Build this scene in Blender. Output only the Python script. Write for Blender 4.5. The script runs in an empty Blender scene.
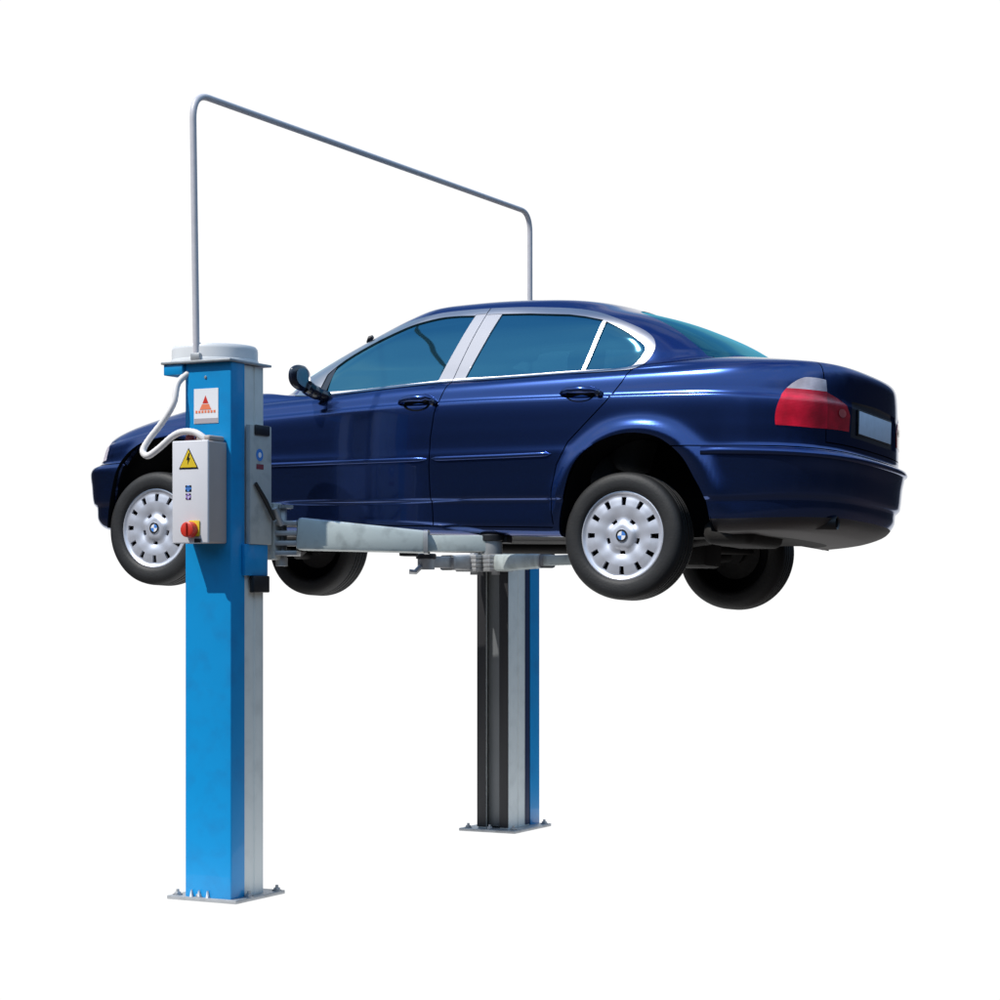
import bpy, bmesh, math
import numpy as np
from mathutils import Vector, Matrix
from mathutils.bvhtree import BVHTree

scene = bpy.context.scene
COL = scene.collection
PI = math.pi

# ---------------------------------------------------------------- helpers
def pchip(xs, ys, x):
    xs = np.asarray(xs, float); ys = np.asarray(ys, float); x = np.asarray(x, float)
    h = np.diff(xs); d = np.diff(ys) / h
    m = np.zeros(len(xs))
    if len(xs) == 2:
        m[:] = d[0]
    else:
        for i in range(1, len(xs) - 1):
            if d[i-1] * d[i] > 0:
                w1 = 2*h[i] + h[i-1]; w2 = h[i] + 2*h[i-1]
                m[i] = (w1 + w2) / (w1/d[i-1] + w2/d[i])
        m[0] = d[0]; m[-1] = d[-1]
    x = np.clip(x, xs[0], xs[-1])
    k = np.clip(np.searchsorted(xs, x) - 1, 0, len(xs) - 2)
    t = (x - xs[k]) / h[k]
    return ((1+2*t)*(1-t)**2*ys[k] + t*(1-t)**2*h[k]*m[k]
            + t*t*(3-2*t)*ys[k+1] + t*t*(t-1)*h[k]*m[k+1])

# ---------------------------------------------------------------- car body surface
# car frame: x towards the tail (front axle at 0), near side is -y, z up
X0, X1 = .95, 2.75
def row(W, xf, xr, zp, nf=5.2, nr=4.3, bf=.10, br=.05, x0=X0, x1=X1, crown=0., taper=1.):
    return dict(W=W, xf=xf, xr=xr, zp=zp, nf=nf, nr=nr, bf=bf, br=br, x0=x0, x1=x1, crown=crown, taper=taper)

ROWS = [
 row(.62, -.42, 3.36, [(-.7,.20),(0,.175),(1,.165),(2.6,.155),(3.1,.165),(3.7,.175)]),
 row(.79, -.62, 3.53, [(-.7,.17),(-.3,.155),(.6,.15),(1.2,.148),(2.6,.135),(3.1,.160),(3.45,.185),(3.7,.20)]),
 row(.838,-.685,3.645, [(-.75,.19),(-.3,.175),(.6,.17),(1.2,.165),(2.6,.15),(3.1,.19),(3.5,.222),(3.7,.240)]),
 row(.853,-.72, 3.685,[(-.75,.235),(0,.22),(1.2,.215),(2.6,.205),(3.1,.235),(3.7,.30)]),
 row(.852,-.728,3.688, [(-.75,.29),(0,.288),(1.2,.292),(2.,.305),(3.1,.31),(3.7,.335)]),
 row(.864,-.746,3.708,[(-.75,.31),(0,.305),(1.2,.308),(2.,.322),(3.1,.325),(3.7,.355)]),
 row(.868,-.765,3.72,[(-.75,.41),(0,.42),(1.2,.43),(2.,.44),(3.1,.445),(3.7,.465)]),
 row(.870,-.775,3.73,[(-.75,.475),(0,.485),(1.2,.50),(2.,.515),(3.1,.53),(3.7,.532)]),
 row(.870,-.76, 3.72,[(-.75,.505),(0,.51),(1.2,.525),(2.,.54),(3.1,.553),(3.7,.553)]),
 row(.868,-.70, 3.695, [(-.75,.525),(0,.53),(1.2,.55),(2.,.565),(3.1,.575),(3.7,.572)]),
 row(.866,-.685,3.692,[(-.7,.56),(0,.61),(1.2,.65),(2.,.67),(3.,.68),(3.7,.67)]),
 row(.861,-.67, 3.69,[(-.7,.60),(-.3,.645),(0,.69),(.8,.745),(1.45,.782),(2.04,.798),(3.05,.805),(3.5,.792),(3.7,.785)]),
 row(.850,-.668, 3.688,[(-.7,.61),(-.3,.655),(0,.70),(.8,.758),(1.45,.797),(2.04,.813),(3.05,.819),(3.5,.806),(3.7,.80)]),
 row(.838,-.66, 3.684,[(-.7,.625),(-.3,.675),(0,.725),(.6,.785),(1.42,.838),(2.,.86),(2.6,.872),(3.2,.888),(3.7,.89)]),
 row(.822,-.645,3.680,[(-.7,.64),(-.4,.68),(0,.745),(.6,.81),(1.0,.835),(1.42,.868),(2.,.893),(2.6,.913),(3.2,.932),(3.7,.945)]),
 row(.800,-.60, 3.664,[(-.7,.655),(-.4,.70),(0,.762),(.6,.825),(1.0,.85),(1.42,.885),(2.,.91),(2.6,.932),(3.2,.957),(3.7,.98)]),
 'K1','K2',
 row(.786,.46, 3.16, [(.42,.90),(.7,.875),(.95,.862),(1.42,.897),(2.,.921),(2.6,.944),(2.9,.98),(3.16,1.03)], nf=2.4, nr=3.0, bf=0, br=0, x1=2.62),
 row(.750,.60, 3.11, [(.60,.97),(.95,.975),(1.4,.995),(2.6,1.015),(2.9,1.045),(3.11,1.068)], nf=2.4, nr=3.1, bf=0, br=0, x0=1.07, x1=2.60),
 row(.712,.79, 3.01, [(.79,1.075),(1.1,1.08),(2.5,1.11),(2.75,1.13),(3.01,1.145)], nf=2.4, nr=3.1, bf=0, br=0, x0=1.22, x1=2.52),
 row(.663,1.00, 2.845,[(1.0,1.18),(1.5,1.19),(2.4,1.208),(2.845,1.226)], nf=2.5, nr=3.2, bf=0, br=0, x0=1.4, x1=2.38),
 row(.600,1.21,2.63, [(1.21,1.28),(1.5,1.282),(1.9,1.297),(2.3,1.285),(2.63,1.287)], nf=2.6, nr=3.3, bf=0, br=0, x0=1.54, x1=2.2),
 row(.55, 1.31,2.50, [(1.31,1.318),(1.5,1.326),(1.9,1.34),(2.2,1.335),(2.50,1.325)], nf=2.6, nr=3.3, bf=0, br=0, x0=1.6, x1=2.1),
 row(.46, 1.40,2.38, [(1.40,1.344),(1.9,1.362),(2.38,1.346)], nf=2.6, nr=3.3, bf=0, br=0, x0=1.64, x1=2.05),
 row(.30, 1.52,2.22, [(1.52,1.366),(1.9,1.377),(2.22,1.366)], nf=2.4, nr=2.6, bf=0, br=0, x0=1.72, x1=1.98),
 row(.0, 1.77,1.94, [(1.77,1.382),(1.94,1.383)], nf=2.4, nr=2.4, bf=0, br=0, x0=1.82, x1=1.87),
]
NF, NS, NR = 60, 110, 74
def sample_row(r):
    W = r['W']
    def end(x0, xe, n, bow, cnt, sgn):
        ph = np.linspace(0, PI/2, 600)
        cy = np.sin(ph)**(2/n); cx = np.cos(ph)**(2/n)
        y = W*cy; A = abs(x0 - xe)
        x = x0 + sgn*(A*cx - bow*(cy**2)*cx**2)
        L = np.concatenate([[0], np.cumsum(np.hypot(np.diff(x), np.diff(y)))])
        if L[-1] < 1e-9: L = np.linspace(0, 1, 600)
        q = np.linspace(0, L[-1], cnt+1)
        return np.interp(q, L, x), np.interp(q, L, y)
    xa, ya = end(r['x0'], r['xf'], r['nf'], r['bf'], NF, -1)
    xb, yb = end(r['x1'], r['xr'], r['nr'], r['br'], NR, 1)
    xs = np.linspace(r['x0'], r['x1'], NS+1)
    x = np.concatenate([xa, xs[1:-1], xb[::-1]]); y = np.concatenate([ya, np.full(NS-1, W), yb[::-1]])
    if W > .7:
        y = y * pchip([-.8, 0, .9, 1.8, 2.8, 3.7], [.975, .985, 1, 1, .993, .975], x)
    z = pchip([a for a, b in r['zp']], [b for a, b in r['zp']], x)
    return np.stack([x, -y, z], 1)
def smooth(a, lo, hi):
    t = np.clip((a-lo)/(hi-lo), 0, 1); return t*t*(3-2*t)
def body_grid():
    P = [None if isinstance(r, str) else sample_row(r) for r in ROWS]
    i = ROWS.index('K1'); J, L = P[i-1], P[i+2]
    for k, q in ((0, .33), (1, .68)):
        p = J*(1-q) + L*q
        gap = np.hypot(J[:, 0]-L[:, 0], J[:, 1]-L[:, 1])
        h = np.where(np.arange(len(p)) < NF+10,   .040, .012)*smooth(gap, .05, .35)
        p[:, 2] += h*4*q*(1-q)
        P[i+k] = p
    P = np.array(P)                                   # rows, s, 3
    seg = np.linalg.norm(np.diff(P, axis=0), axis=2)
    ml = np.median(seg, axis=1)
    mx = seg.max(axis=1)
    v = np.concatenate([[0], np.cumsum(np.maximum(ml, .010))])
    out = []
    for k in range(len(P)-1):
        n = int(np.clip(math.ceil(max(ml[k], mx[k]*.35)/.013), 2, 18))
        for j in range(n): out.append(v[k] + (v[k+1]-v[k])*j/n)
    out.append(v[-1]); out = np.array(out)
    R, S, _ = P.shape
    G = np.zeros((len(out), S, 3))
    for s in range(S):
        for c in range(3):
            G[:, s, c] = pchip(v, P[:, s, c], out)
    # wheel-arch flares
    for cx, cz, rr, amp in ((.07, .26, .40, .016), (2.79, .245, .40, .020)):
        rho = np.hypot(G[..., 0]-cx, G[..., 2]-cz)
        m = np.exp(-((rho-rr)/.045)**2)*smooth(-G[..., 1], .6, .75)*(1-smooth(G[..., 2], .66, .78))*smooth(G[...,2], .15, .3)
        G[..., 1] -= amp*m
    return G
def grid_mesh_data(G):
    n, m, _ = G.shape
    co = G.reshape(-1, 3)
    F = []
    for i in range(n-1):
        for j in range(m-1):
            a = i*m+j
            F.append((a, a+m, a+m+1, a+1))
    return co, F

CAR_T = (-6.8028, 9.854, .1668+.0206*1.4+1.449)
CAR_R = (-.0341, .0206, 0)
def car_matrix():
    from mathutils import Euler
    return Matrix.Translation(CAR_T) @ Euler(CAR_R).to_matrix().to_4x4()
TH = .4833; FPX = 2077.34; HY = 600.64; CAMZ = 1.449

# ---------------------------------------------------------------- materials
def new_mat(name):
    m = bpy.data.materials.new(name); m.use_nodes = True
    nt = m.node_tree; nt.nodes.clear()
    out = nt.nodes.new('ShaderNodeOutputMaterial')
    return m, nt, out
def link(nt, a, ai, b, bi): nt.links.new(a.outputs[ai], b.inputs[bi])
def principled(name, col, rough=.4, metal=0., coat=0., coat_rough=.03, var=.06, vscale=14., bump=0., bscale=80., spec=.5, rvar=.0, emit=None, dirt=None):
    m, nt, out = new_mat(name)
    b = nt.nodes.new('ShaderNodeBsdfPrincipled'); link(nt, b, 0, out, 0)
    b.inputs['Roughness'].default_value = rough; b.inputs['Metallic'].default_value = metal
    b.inputs['Coat Weight'].default_value = coat; b.inputs['Coat Roughness'].default_value = coat_rough
    b.inputs['Specular IOR Level'].default_value = spec
    tc = nt.nodes.new('ShaderNodeTexCoord')
    n = nt.nodes.new('ShaderNodeTexNoise'); n.inputs['Scale'].default_value = vscale; n.inputs['Detail'].default_value = 6
    link(nt, tc, 'Object', n, 'Vector')
    mx = nt.nodes.new('ShaderNodeMix'); mx.data_type = 'RGBA'
    mx.inputs[6].default_value = (*[c*(1-var) for c in col], 1); mx.inputs[7].default_value = (*[min(1, c*(1+var)) for c in col], 1)
    link(nt, n, 'Fac', mx, 0); last = mx
    if dirt:
        n2 = nt.nodes.new('ShaderNodeTexNoise'); n2.inputs['Scale'].default_value = dirt[1]; n2.inputs['Detail'].default_value = 8
        link(nt, tc, 'Object', n2, 'Vector')
        r = nt.nodes.new('ShaderNodeMapRange'); r.inputs[1].default_value = .48; r.inputs[2].default_value = .75; r.inputs[4].default_value = dirt[2]
        link(nt, n2, 'Fac', r, 0)
        m2 = nt.nodes.new('ShaderNodeMix'); m2.data_type = 'RGBA'; m2.inputs[7].default_value = (*dirt[0], 1)
        link(nt, r, 0, m2, 0); nt.links.new(mx.outputs[2], m2.inputs[6]); last = m2
    nt.links.new(last.outputs[2], b.inputs['Base Color'])
    if rvar:
        r = nt.nodes.new('ShaderNodeMapRange'); r.inputs[3].default_value = max(0, rough-rvar); r.inputs[4].default_value = rough+rvar
        link(nt, n, 'Fac', r, 0); nt.links.new(r.outputs[0], b.inputs['Roughness'])
    if bump:
        n3 = nt.nodes.new('ShaderNodeTexNoise'); n3.inputs['Scale'].default_value = bscale; n3.inputs['Detail'].default_value = 3
        link(nt, tc, 'Object', n3, 'Vector')
        bp = nt.nodes.new('ShaderNodeBump'); bp.inputs['Strength'].default_value = bump; bp.inputs['Distance'].default_value = .004
        link(nt, n3, 'Fac', bp, 'Height'); nt.links.new(bp.outputs[0], b.inputs['Normal'])
    return m
def paint_mat():
    m, nt, out = new_mat('navy_metallic_paint')
    b = nt.nodes.new('ShaderNodeBsdfPrincipled'); link(nt, b, 0, out, 0)
    b.inputs['Metallic'].default_value = .92; b.inputs['Roughness'].default_value = .17
    b.inputs['Specular Tint'].default_value = (.25, .35, .6, 1)
    b.inputs['Coat Weight'].default_value = .72; b.inputs['Coat Roughness'].default_value = .03
    b.inputs['Coat IOR'].default_value = 1.5
    tc = nt.nodes.new('ShaderNodeTexCoord')
    fl = nt.nodes.new('ShaderNodeTexVoronoi'); fl.inputs['Scale'].default_value = 900
    link(nt, tc, 'Object', fl, 'Vector')
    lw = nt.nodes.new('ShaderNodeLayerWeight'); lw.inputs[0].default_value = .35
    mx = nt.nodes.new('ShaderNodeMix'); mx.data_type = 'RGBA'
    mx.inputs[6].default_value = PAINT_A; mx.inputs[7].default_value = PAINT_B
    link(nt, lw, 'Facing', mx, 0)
    m2 = nt.nodes.new('ShaderNodeMix'); m2.data_type = 'RGBA'; m2.blend_type = 'MULTIPLY'; m2.inputs[0].default_value = .25
    nt.links.new(mx.outputs[2], m2.inputs[6]); nt.links.new(fl.outputs['Color'], m2.inputs[7])
    nt.links.new(m2.outputs[2], b.inputs['Base Color'])
    n3 = nt.nodes.new('ShaderNodeTexNoise'); n3.inputs['Scale'].default_value = 3.0; n3.inputs['Detail'].default_value = 1
    link(nt, tc, 'Object', n3, 'Vector')
    bp = nt.nodes.new('ShaderNodeBump'); bp.inputs['Strength'].default_value = .10; bp.inputs['Distance'].default_value = .006
    link(nt, n3, 'Fac', bp, 'Height')
    nt.links.new(bp.outputs[0], b.inputs['Coat Normal'])
    return m
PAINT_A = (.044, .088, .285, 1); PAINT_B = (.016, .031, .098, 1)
def glass_mat(name, tint, refl, fac=.30):
    m, nt, out = new_mat(name)
    t = nt.nodes.new('ShaderNodeBsdfTransparent'); t.inputs[0].default_value = (*tint, 1)
    g = nt.nodes.new('ShaderNodeBsdfGlossy'); g.inputs['Color'].default_value = (*refl, 1); g.inputs['Roughness'].default_value = .03
    d = nt.nodes.new('ShaderNodeBsdfDiffuse'); d.inputs[0].default_value = (.01, .06, .085, 1)
    fr = nt.nodes.new('ShaderNodeFresnel'); fr.inputs[0].default_value = 1.5
    ad = nt.nodes.new('ShaderNodeMath'); ad.operation = 'ADD'; ad.inputs[1].default_value = fac; ad.use_clamp = True
    link(nt, fr, 0, ad, 0)
    m1 = nt.nodes.new('ShaderNodeMixShader'); m1.inputs[0].default_value = .22
    link(nt, t, 0, m1, 1); link(nt, d, 0, m1, 2)
    m2 = nt.nodes.new('ShaderNodeMixShader'); link(nt, ad, 0, m2, 0); link(nt, m1, 0, m2, 1); link(nt, g, 0, m2, 2)
    link(nt, m2, 0, out, 0)
    tc = nt.nodes.new('ShaderNodeTexCoord'); n = nt.nodes.new('ShaderNodeTexNoise'); n.inputs['Scale'].default_value = 2.2; n.inputs['Detail'].default_value = 1
    link(nt, tc, 'Object', n, 'Vector')
    bp = nt.nodes.new('ShaderNodeBump'); bp.inputs['Strength'].default_value = .05; bp.inputs['Distance'].default_value = .01
    link(nt, n, 'Fac', bp, 'Height'); nt.links.new(bp.outputs[0], g.inputs['Normal'])
    return m
def lens_mat(name, col, stripes=90.):
    m, nt, out = new_mat(name)
    b = nt.nodes.new('ShaderNodeBsdfPrincipled'); link(nt, b, 0, out, 0)
    b.inputs['Roughness'].default_value = .25; b.inputs['Coat Weight'].default_value = 1; b.inputs['Coat Roughness'].default_value = .05
    tc = nt.nodes.new('ShaderNodeTexCoord'); w = nt.nodes.new('ShaderNodeTexWave'); w.bands_direction = 'Z'
    w.inputs['Scale'].default_value = stripes/6.28; link(nt, tc, 'Object', w, 'Vector')
    n = nt.nodes.new('ShaderNodeTexNoise'); n.inputs['Scale'].default_value = 16; link(nt, tc, 'Object', n, 'Vector')
    mx = nt.nodes.new('ShaderNodeMix'); mx.data_type = 'RGBA'
    mx.inputs[6].default_value = (*[c*.58 for c in col], 1); mx.inputs[7].default_value = (*[min(1, c*1.25) for c in col], 1)
    ml = nt.nodes.new('ShaderNodeMath'); ml.operation = 'ADD'; ml.inputs[0].default_value = 0; n.inputs['Scale'].default_value = 9; n.inputs['Detail'].default_value = 3; link(nt, n, 'Fac', ml, 1)
    m3 = nt.nodes.new('ShaderNodeMath'); m3.operation = 'MULTIPLY_ADD'; m3.inputs[1].default_value = 3.; m3.inputs[2].default_value = -1.; m3.use_clamp = True; link(nt, ml, 0, m3, 0)
    link(nt, m3, 0, mx, 0); nt.links.new(mx.outputs[2], b.inputs['Base Color'])
    bp = nt.nodes.new('ShaderNodeBump'); bp.inputs['Strength'].default_value = .15; bp.inputs['Distance'].default_value = .001
    link(nt, w, 'Fac', bp, 'Height'); nt.links.new(bp.outputs[0], b.inputs['Normal'])
    return m

M = {}
def setup_materials():
    M['paint'] = paint_mat()
    M['glass'] = glass_mat('tinted_window_glass', (.16, .30, .34), (.20, .56, .74), .36)
    M['rear_glass'] = glass_mat('rear_window_glass', (.10, .22, .26), (.10, .42, .60), .22)
    M['chrome'] = principled('satin_chrome', (.38, .38, .41), .28, 1., var=.04)
    M['pillar'] = principled('pillar_satin', (.36, .37, .43), .5, .0, coat=.0, var=.05)
    M['black'] = principled('black_plastic', (.012, .012, .014), .45, bump=.15)
    M['gloss_black'] = principled('glossy_black', (.006, .008, .02), .2, coat=1.)
    M['dark'] = principled('dark_cavity', (.004, .004, .005), .9, spec=.1)
    M['under'] = principled('underbody_coating', (.014, .013, .013), .75, bump=.4, bscale=40, dirt=((.03, .026, .024), 9, .5))
    M['rubber'] = principled('tyre_rubber', (.012, .012, .013), .6, bump=.25, bscale=120, var=.25, vscale=9, dirt=((.04, .036, .033), 7, .35))
    M['cap'] = principled('wheel_cover_silver', (.70, .71, .78), .38, .55, var=.05, coat=.4)
    M['red_lens'] = lens_mat('red_lamp_lens', (.85, .006, .035), 300.)
    M['clear_lens'] = lens_mat('clear_lamp_lens', (.86, .72, .78), 300.)
    M['valance'] = principled('valance_floor_reflection', (.055, .048, .050), .55, bump=.1, var=.1)  # grey-brown stands in for floor light reflected in the painted underside
    M['deep_red'] = lens_mat('deep_red_lens', (.50, .004, .02), 300.)
    M['track'] = principled('dark_track', (.022, .022, .025), .5, .2)  # near-black, for the strips over the far post's lips
    M['orange_lens'] = lens_mat('pinkish_lamp_lens', (.62, .12, .12))
    M['plate'] = principled('plate_sheet', (.58, .68, .82), .4, var=.15, vscale=25)
    M['plate_ink'] = principled('plate_ink', (.10, .14, .28), .5)
    M['interior'] = principled('interior_cloth', (.03, .035, .04), .8, bump=.2)
    M['steel'] = principled('brushed_steel', (.42, .43, .44), .45, .45, var=.12, rvar=.08, dirt=((.12, .11, .10), 12, .4))
    M['blue'] = principled('lift_blue_enamel', LIFT_BLUE, .38, var=.03, vscale=5, coat=.25, rvar=.04, dirt=((.01, .17, .42), 9, .45))
    M['alu'] = principled('lift_grey_column', (.70, .72, .69), .45, .0, var=.04, vscale=6, rvar=.06, dirt=((.46, .48, .46), 11, .35))
    M['carriage'] = principled('carriage_grey', (.44, .45, .43), .5, .0, var=.07, dirt=((.14, .15, .15), 14, .5))
    M['arm'] = principled('arm_grey_paint', (.50, .56, .55), .42, .0, coat=.2, var=.06, dirt=((.17, .19, .19), 13, .55))
    M['galv'] = principled('galvanised_pipe', (.62, .60, .63), .42, .1, var=.10, vscale=30, rvar=.08)
    M['white'] = principled('white_lift_paint', (.70, .71, .72), .45, var=.03)
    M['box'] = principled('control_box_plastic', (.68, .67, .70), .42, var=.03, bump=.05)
    M['box_side'] = principled('control_box_shaded_side', (.40, .34, .31), .5, var=.05)  # shade on the side of the box put into a darker colour
    M['hose'] = principled('cream_conduit', (.78, .74, .72), .5, var=.05)
    M['yellow'] = principled('warning_yellow', (.72, .50, .015), .5)
    M['red'] = principled('switch_red', (.62, .035, .02), .4)
    M['maroon'] = principled('gland_dark_red', (.22, .04, .05), .5)
    M['orange'] = principled('sticker_orange', (.85, .22, .10), .5)
    M['sticker'] = principled('sticker_white', (.82, .82, .84), .5, var=.02)
    M['sticker_grey'] = principled('sticker_grey', (.42, .38, .40), .5)
    M['sign_blue'] = principled('sticker_blue', (.06, .22, .62), .5)
    M['sign_violet'] = principled('sticker_violet', (.38, .25, .62), .5)
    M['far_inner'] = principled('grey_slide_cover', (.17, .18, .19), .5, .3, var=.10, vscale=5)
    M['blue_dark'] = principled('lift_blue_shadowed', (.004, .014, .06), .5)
LIFT_BLUE = (.001, .265, .60)

# ---------------------------------------------------------------- mesh helpers
def make_obj(name, verts, faces, mat, parent=None, smooth=True, sharp=35):
    me = bpy.data.meshes.new(name)
    me.from_pydata([tuple(v) for v in verts], [], [tuple(f) for f in faces]); me.update()
    me.materials.append(mat)
    if smooth:
        me.polygons.foreach_set('use_smooth', [True]*len(me.polygons))
        me.set_sharp_from_angle(angle=math.radians(sharp))
    o = bpy.data.objects.new(name, me); COL.objects.link(o)
    if parent: o.parent = parent
    return o
class MB:
    def __init__(s): s.bm = bmesh.new()
    def box(s, lo, hi, bevel=.0, rot=None, org=None, seg=2):
        lo = Vector(lo); hi = Vector(hi)
        r = bmesh.ops.create_cube(s.bm, size=1)
        vs = r['verts']
        for v in vs:
            v.co = Vector(((lo[i]+hi[i])/2 + v.co[i]*(hi[i]-lo[i])) for i in range(3))
        if bevel:
            es = list({e for v in vs for e in v.link_edges})
            bv = bmesh.ops.bevel(s.bm, geom=es, offset=bevel, segments=seg, affect='EDGES', profile=.5)
            vs = bv['verts']
        if rot is not None:
            m = Matrix.Translation(org) @ rot.to_4x4() @ Matrix.Translation(-Vector(org))
            bmesh.ops.transform(s.bm, matrix=m, verts=list(set(vs)))
        return s
    def beam(s, a, b, w0, h0, w1=None, h1=None, bevel=.008, top0=0, up=Vector((0, 0, 1))):
        """tapered rectangular tube from a to b (centre line)"""
        w1 = w0 if w1 is None else w1; h1 = h0 if h1 is None else h1
        a = Vector(a); b = Vector(b); d = (b-a).normalized(); sd = d.cross(up).normalized(); u = sd.cross(d)
        vs = []
        for p, w, h in ((a, w0, h0), (b, w1, h1)):
            for i, j in ((-1, -1), (1, -1), (1, 1), (-1, 1)):
                vs.append(s.bm.verts.new(p + sd*(i*w/2) + u*(j*h/2)))
        fs = [(0, 1, 2, 3), (7, 6, 5, 4), (0, 4, 5, 1), (1, 5, 6, 2), (2, 6, 7, 3), (3, 7, 4, 0)]
        ff = [s.bm.faces.new([vs[k] for k in f]) for f in fs]
        bmesh.ops.recalc_face_normals(s.bm, faces=ff)
        if bevel:
            es = list({e for f in ff for e in f.edges})
            bmesh.ops.bevel(s.bm, geom=es, offset=bevel, segments=2, affect='EDGES', profile=.5)
        return s
    def tube(s, pts, r, n=14, cap=True):
        pts = [Vector(p) for p in pts]
        rs = r if isinstance(r, (list, tuple)) else [r]*len(pts)
        t0 = (pts[1]-pts[0]).normalized()
        ref = Vector((0, 0, 1)) if abs(t0.z) < .9 else Vector((1, 0, 0))
        u = t0.cross(ref).normalized(); rings = []
        for i, p in enumerate(pts):
            t = (pts[min(i+1, len(pts)-1)] - pts[max(i-1, 0)]).normalized()
            u = (u - t*u.dot(t)).normalized(); w = t.cross(u)
            rings.append([s.bm.verts.new(p + (u*math.cos(2*PI*k/n) + w*math.sin(2*PI*k/n))*rs[i]) for k in range(n)])
        for i in range(len(rings)-1):
            for k in range(n):
                s.bm.faces.new((rings[i][k], rings[i][(k+1) % n], rings[i+1][(k+1) % n], rings[i+1][k]))
        if cap:
            s.bm.faces.new(rings[0][::-1]); s.bm.faces.new(rings[-1])
        return s
    def lathe(s, prof, org, axis='Z', n=48, close=False):
        """prof: list of (radius, along)"""
        org = Vector(org); rings = []
        def P(r, h, a):
            x, y = r*math.cos(a), r*math.sin(a)
            if axis == 'Z': return org + Vector((x, y, h))
            if axis == 'Y': return org + Vector((x, h, y))
            return org + Vector((h, x, y))
        for r, h in prof:
            if r < 1e-6: rings.append([s.bm.verts.new(P(0, h, 0))])
            else: rings.append([s.bm.verts.new(P(r, h, 2*PI*k/n)) for k in range(n)])
        for i in range(len(rings)-1):
            A, B = rings[i], rings[i+1]
            for k in range(n):
                q = [A[k % len(A)], A[(k+1) % len(A)], B[(k+1) % len(B)], B[k % len(B)]]
                q2 = []
                for v in q:
                    if v not in q2: q2.append(v)
                if len(q2) > 2: s.bm.faces.new(q2)
        return s
    def prism(s, poly, fn, depth):
        """poly 2D -> fn(a,b,h) 3D"""
        A = [s.bm.verts.new(fn(a, b, 0)) for a, b in poly]; B = [s.bm.verts.new(fn(a, b, depth)) for a, b in poly]
        n = len(poly)
        s.bm.faces.new(A); s.bm.faces.new(B[::-1])
        for i in range(n): s.bm.faces.new((A[i], B[i], B[(i+1) % n], A[(i+1) % n]))
        return s
    def build(s, name, mat, parent=None, smooth=True, sharp=35, recalc=True):
        if recalc: bmesh.ops.recalc_face_normals(s.bm, faces=s.bm.faces)
        me = bpy.data.meshes.new(name); s.bm.to_mesh(me); s.bm.free()
        me.materials.append(mat)
        if smooth:
            me.polygons.foreach_set('use_smooth', [True]*len(me.polygons))
            me.set_sharp_from_angle(angle=math.radians(sharp))
        o = bpy.data.objects.new(name, me); COL.objects.link(o)
        if parent: o.parent = parent
        return o
def arc_path(pts, rad, n=8):
    """round the corners of a polyline"""
    pts = [Vector(p) for p in pts]; out = [pts[0]]
    for i in range(1, len(pts)-1):
        a = (pts[i-1]-pts[i]).normalized(); b = (pts[i+1]-pts[i]).normalized()
        p0 = pts[i]+a*rad; p1 = pts[i]+b*rad
        for k in range(n+1):
            t = k/n; out.append(p0*(1-t)**2 + pts[i]*2*t*(1-t) + p1*t*t)
    out.append(pts[-1]); return out
def smooth_path(pts, n=8):
    pts = [Vector(p) for p in pts]; out = []
    for i in range(len(pts)-1):
        p0 = pts[max(i-1, 0)]; p1 = pts[i]; p2 = pts[i+1]; p3 = pts[min(i+2, len(pts)-1)]
        for k in range(n):
            t = k/n
            out.append(.5*((2*p1) + (p2-p0)*t + (2*p0-5*p1+4*p2-p3)*t*t + (3*p1-p0-3*p2+p3)*t**3))
    out.append(pts[-1]); return out
def spl(pts, n=6):
    return [(p.x, p.y) for p in smooth_path([(a, b, 0) for a, b in pts], n)]

# ---------------------------------------------------------------- cutting the shell into panels
PROJ = {'xz': (Vector((1, 0, 0)), Vector((0, 0, 1))), 'qz': (Vector((1, 1, 0)), Vector((0, 0, 1))),
        'pz': (Vector((1, -1, 0)), Vector((0, 0, 1))), 'yz': (Vector((0, 1, 0)), Vector((0, 0, 1))),
        'xy': (Vector((1, 0, 0)), Vector((0, 1, 0)))}
def offset_poly(pts, d, closed):
    n = len(pts); out = []
    for i in range(n):
        if closed: a, b, c = pts[i-1], pts[i], pts[(i+1) % n]
        else: a, b, c = pts[max(i-1, 0)], pts[i], pts[min(i+1, n-1)]
        def nrm(p, q):
            dx, dy = q[0]-p[0], q[1]-p[1]; l = math.hypot(dx, dy)
            return (dy/l, -dx/l) if l > 1e-12 else None
        n1, n2 = nrm(a, b), nrm(b, c)
        if n1 is None: n1 = n2
        if n2 is None: n2 = n1
        mx, my = n1[0]+n2[0], n1[1]+n2[1]; l = mx*mx+my*my
        k = 2*d/l if l > .3 else d
        out.append((b[0]+mx*k, b[1]+my*k))
    return out
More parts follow.
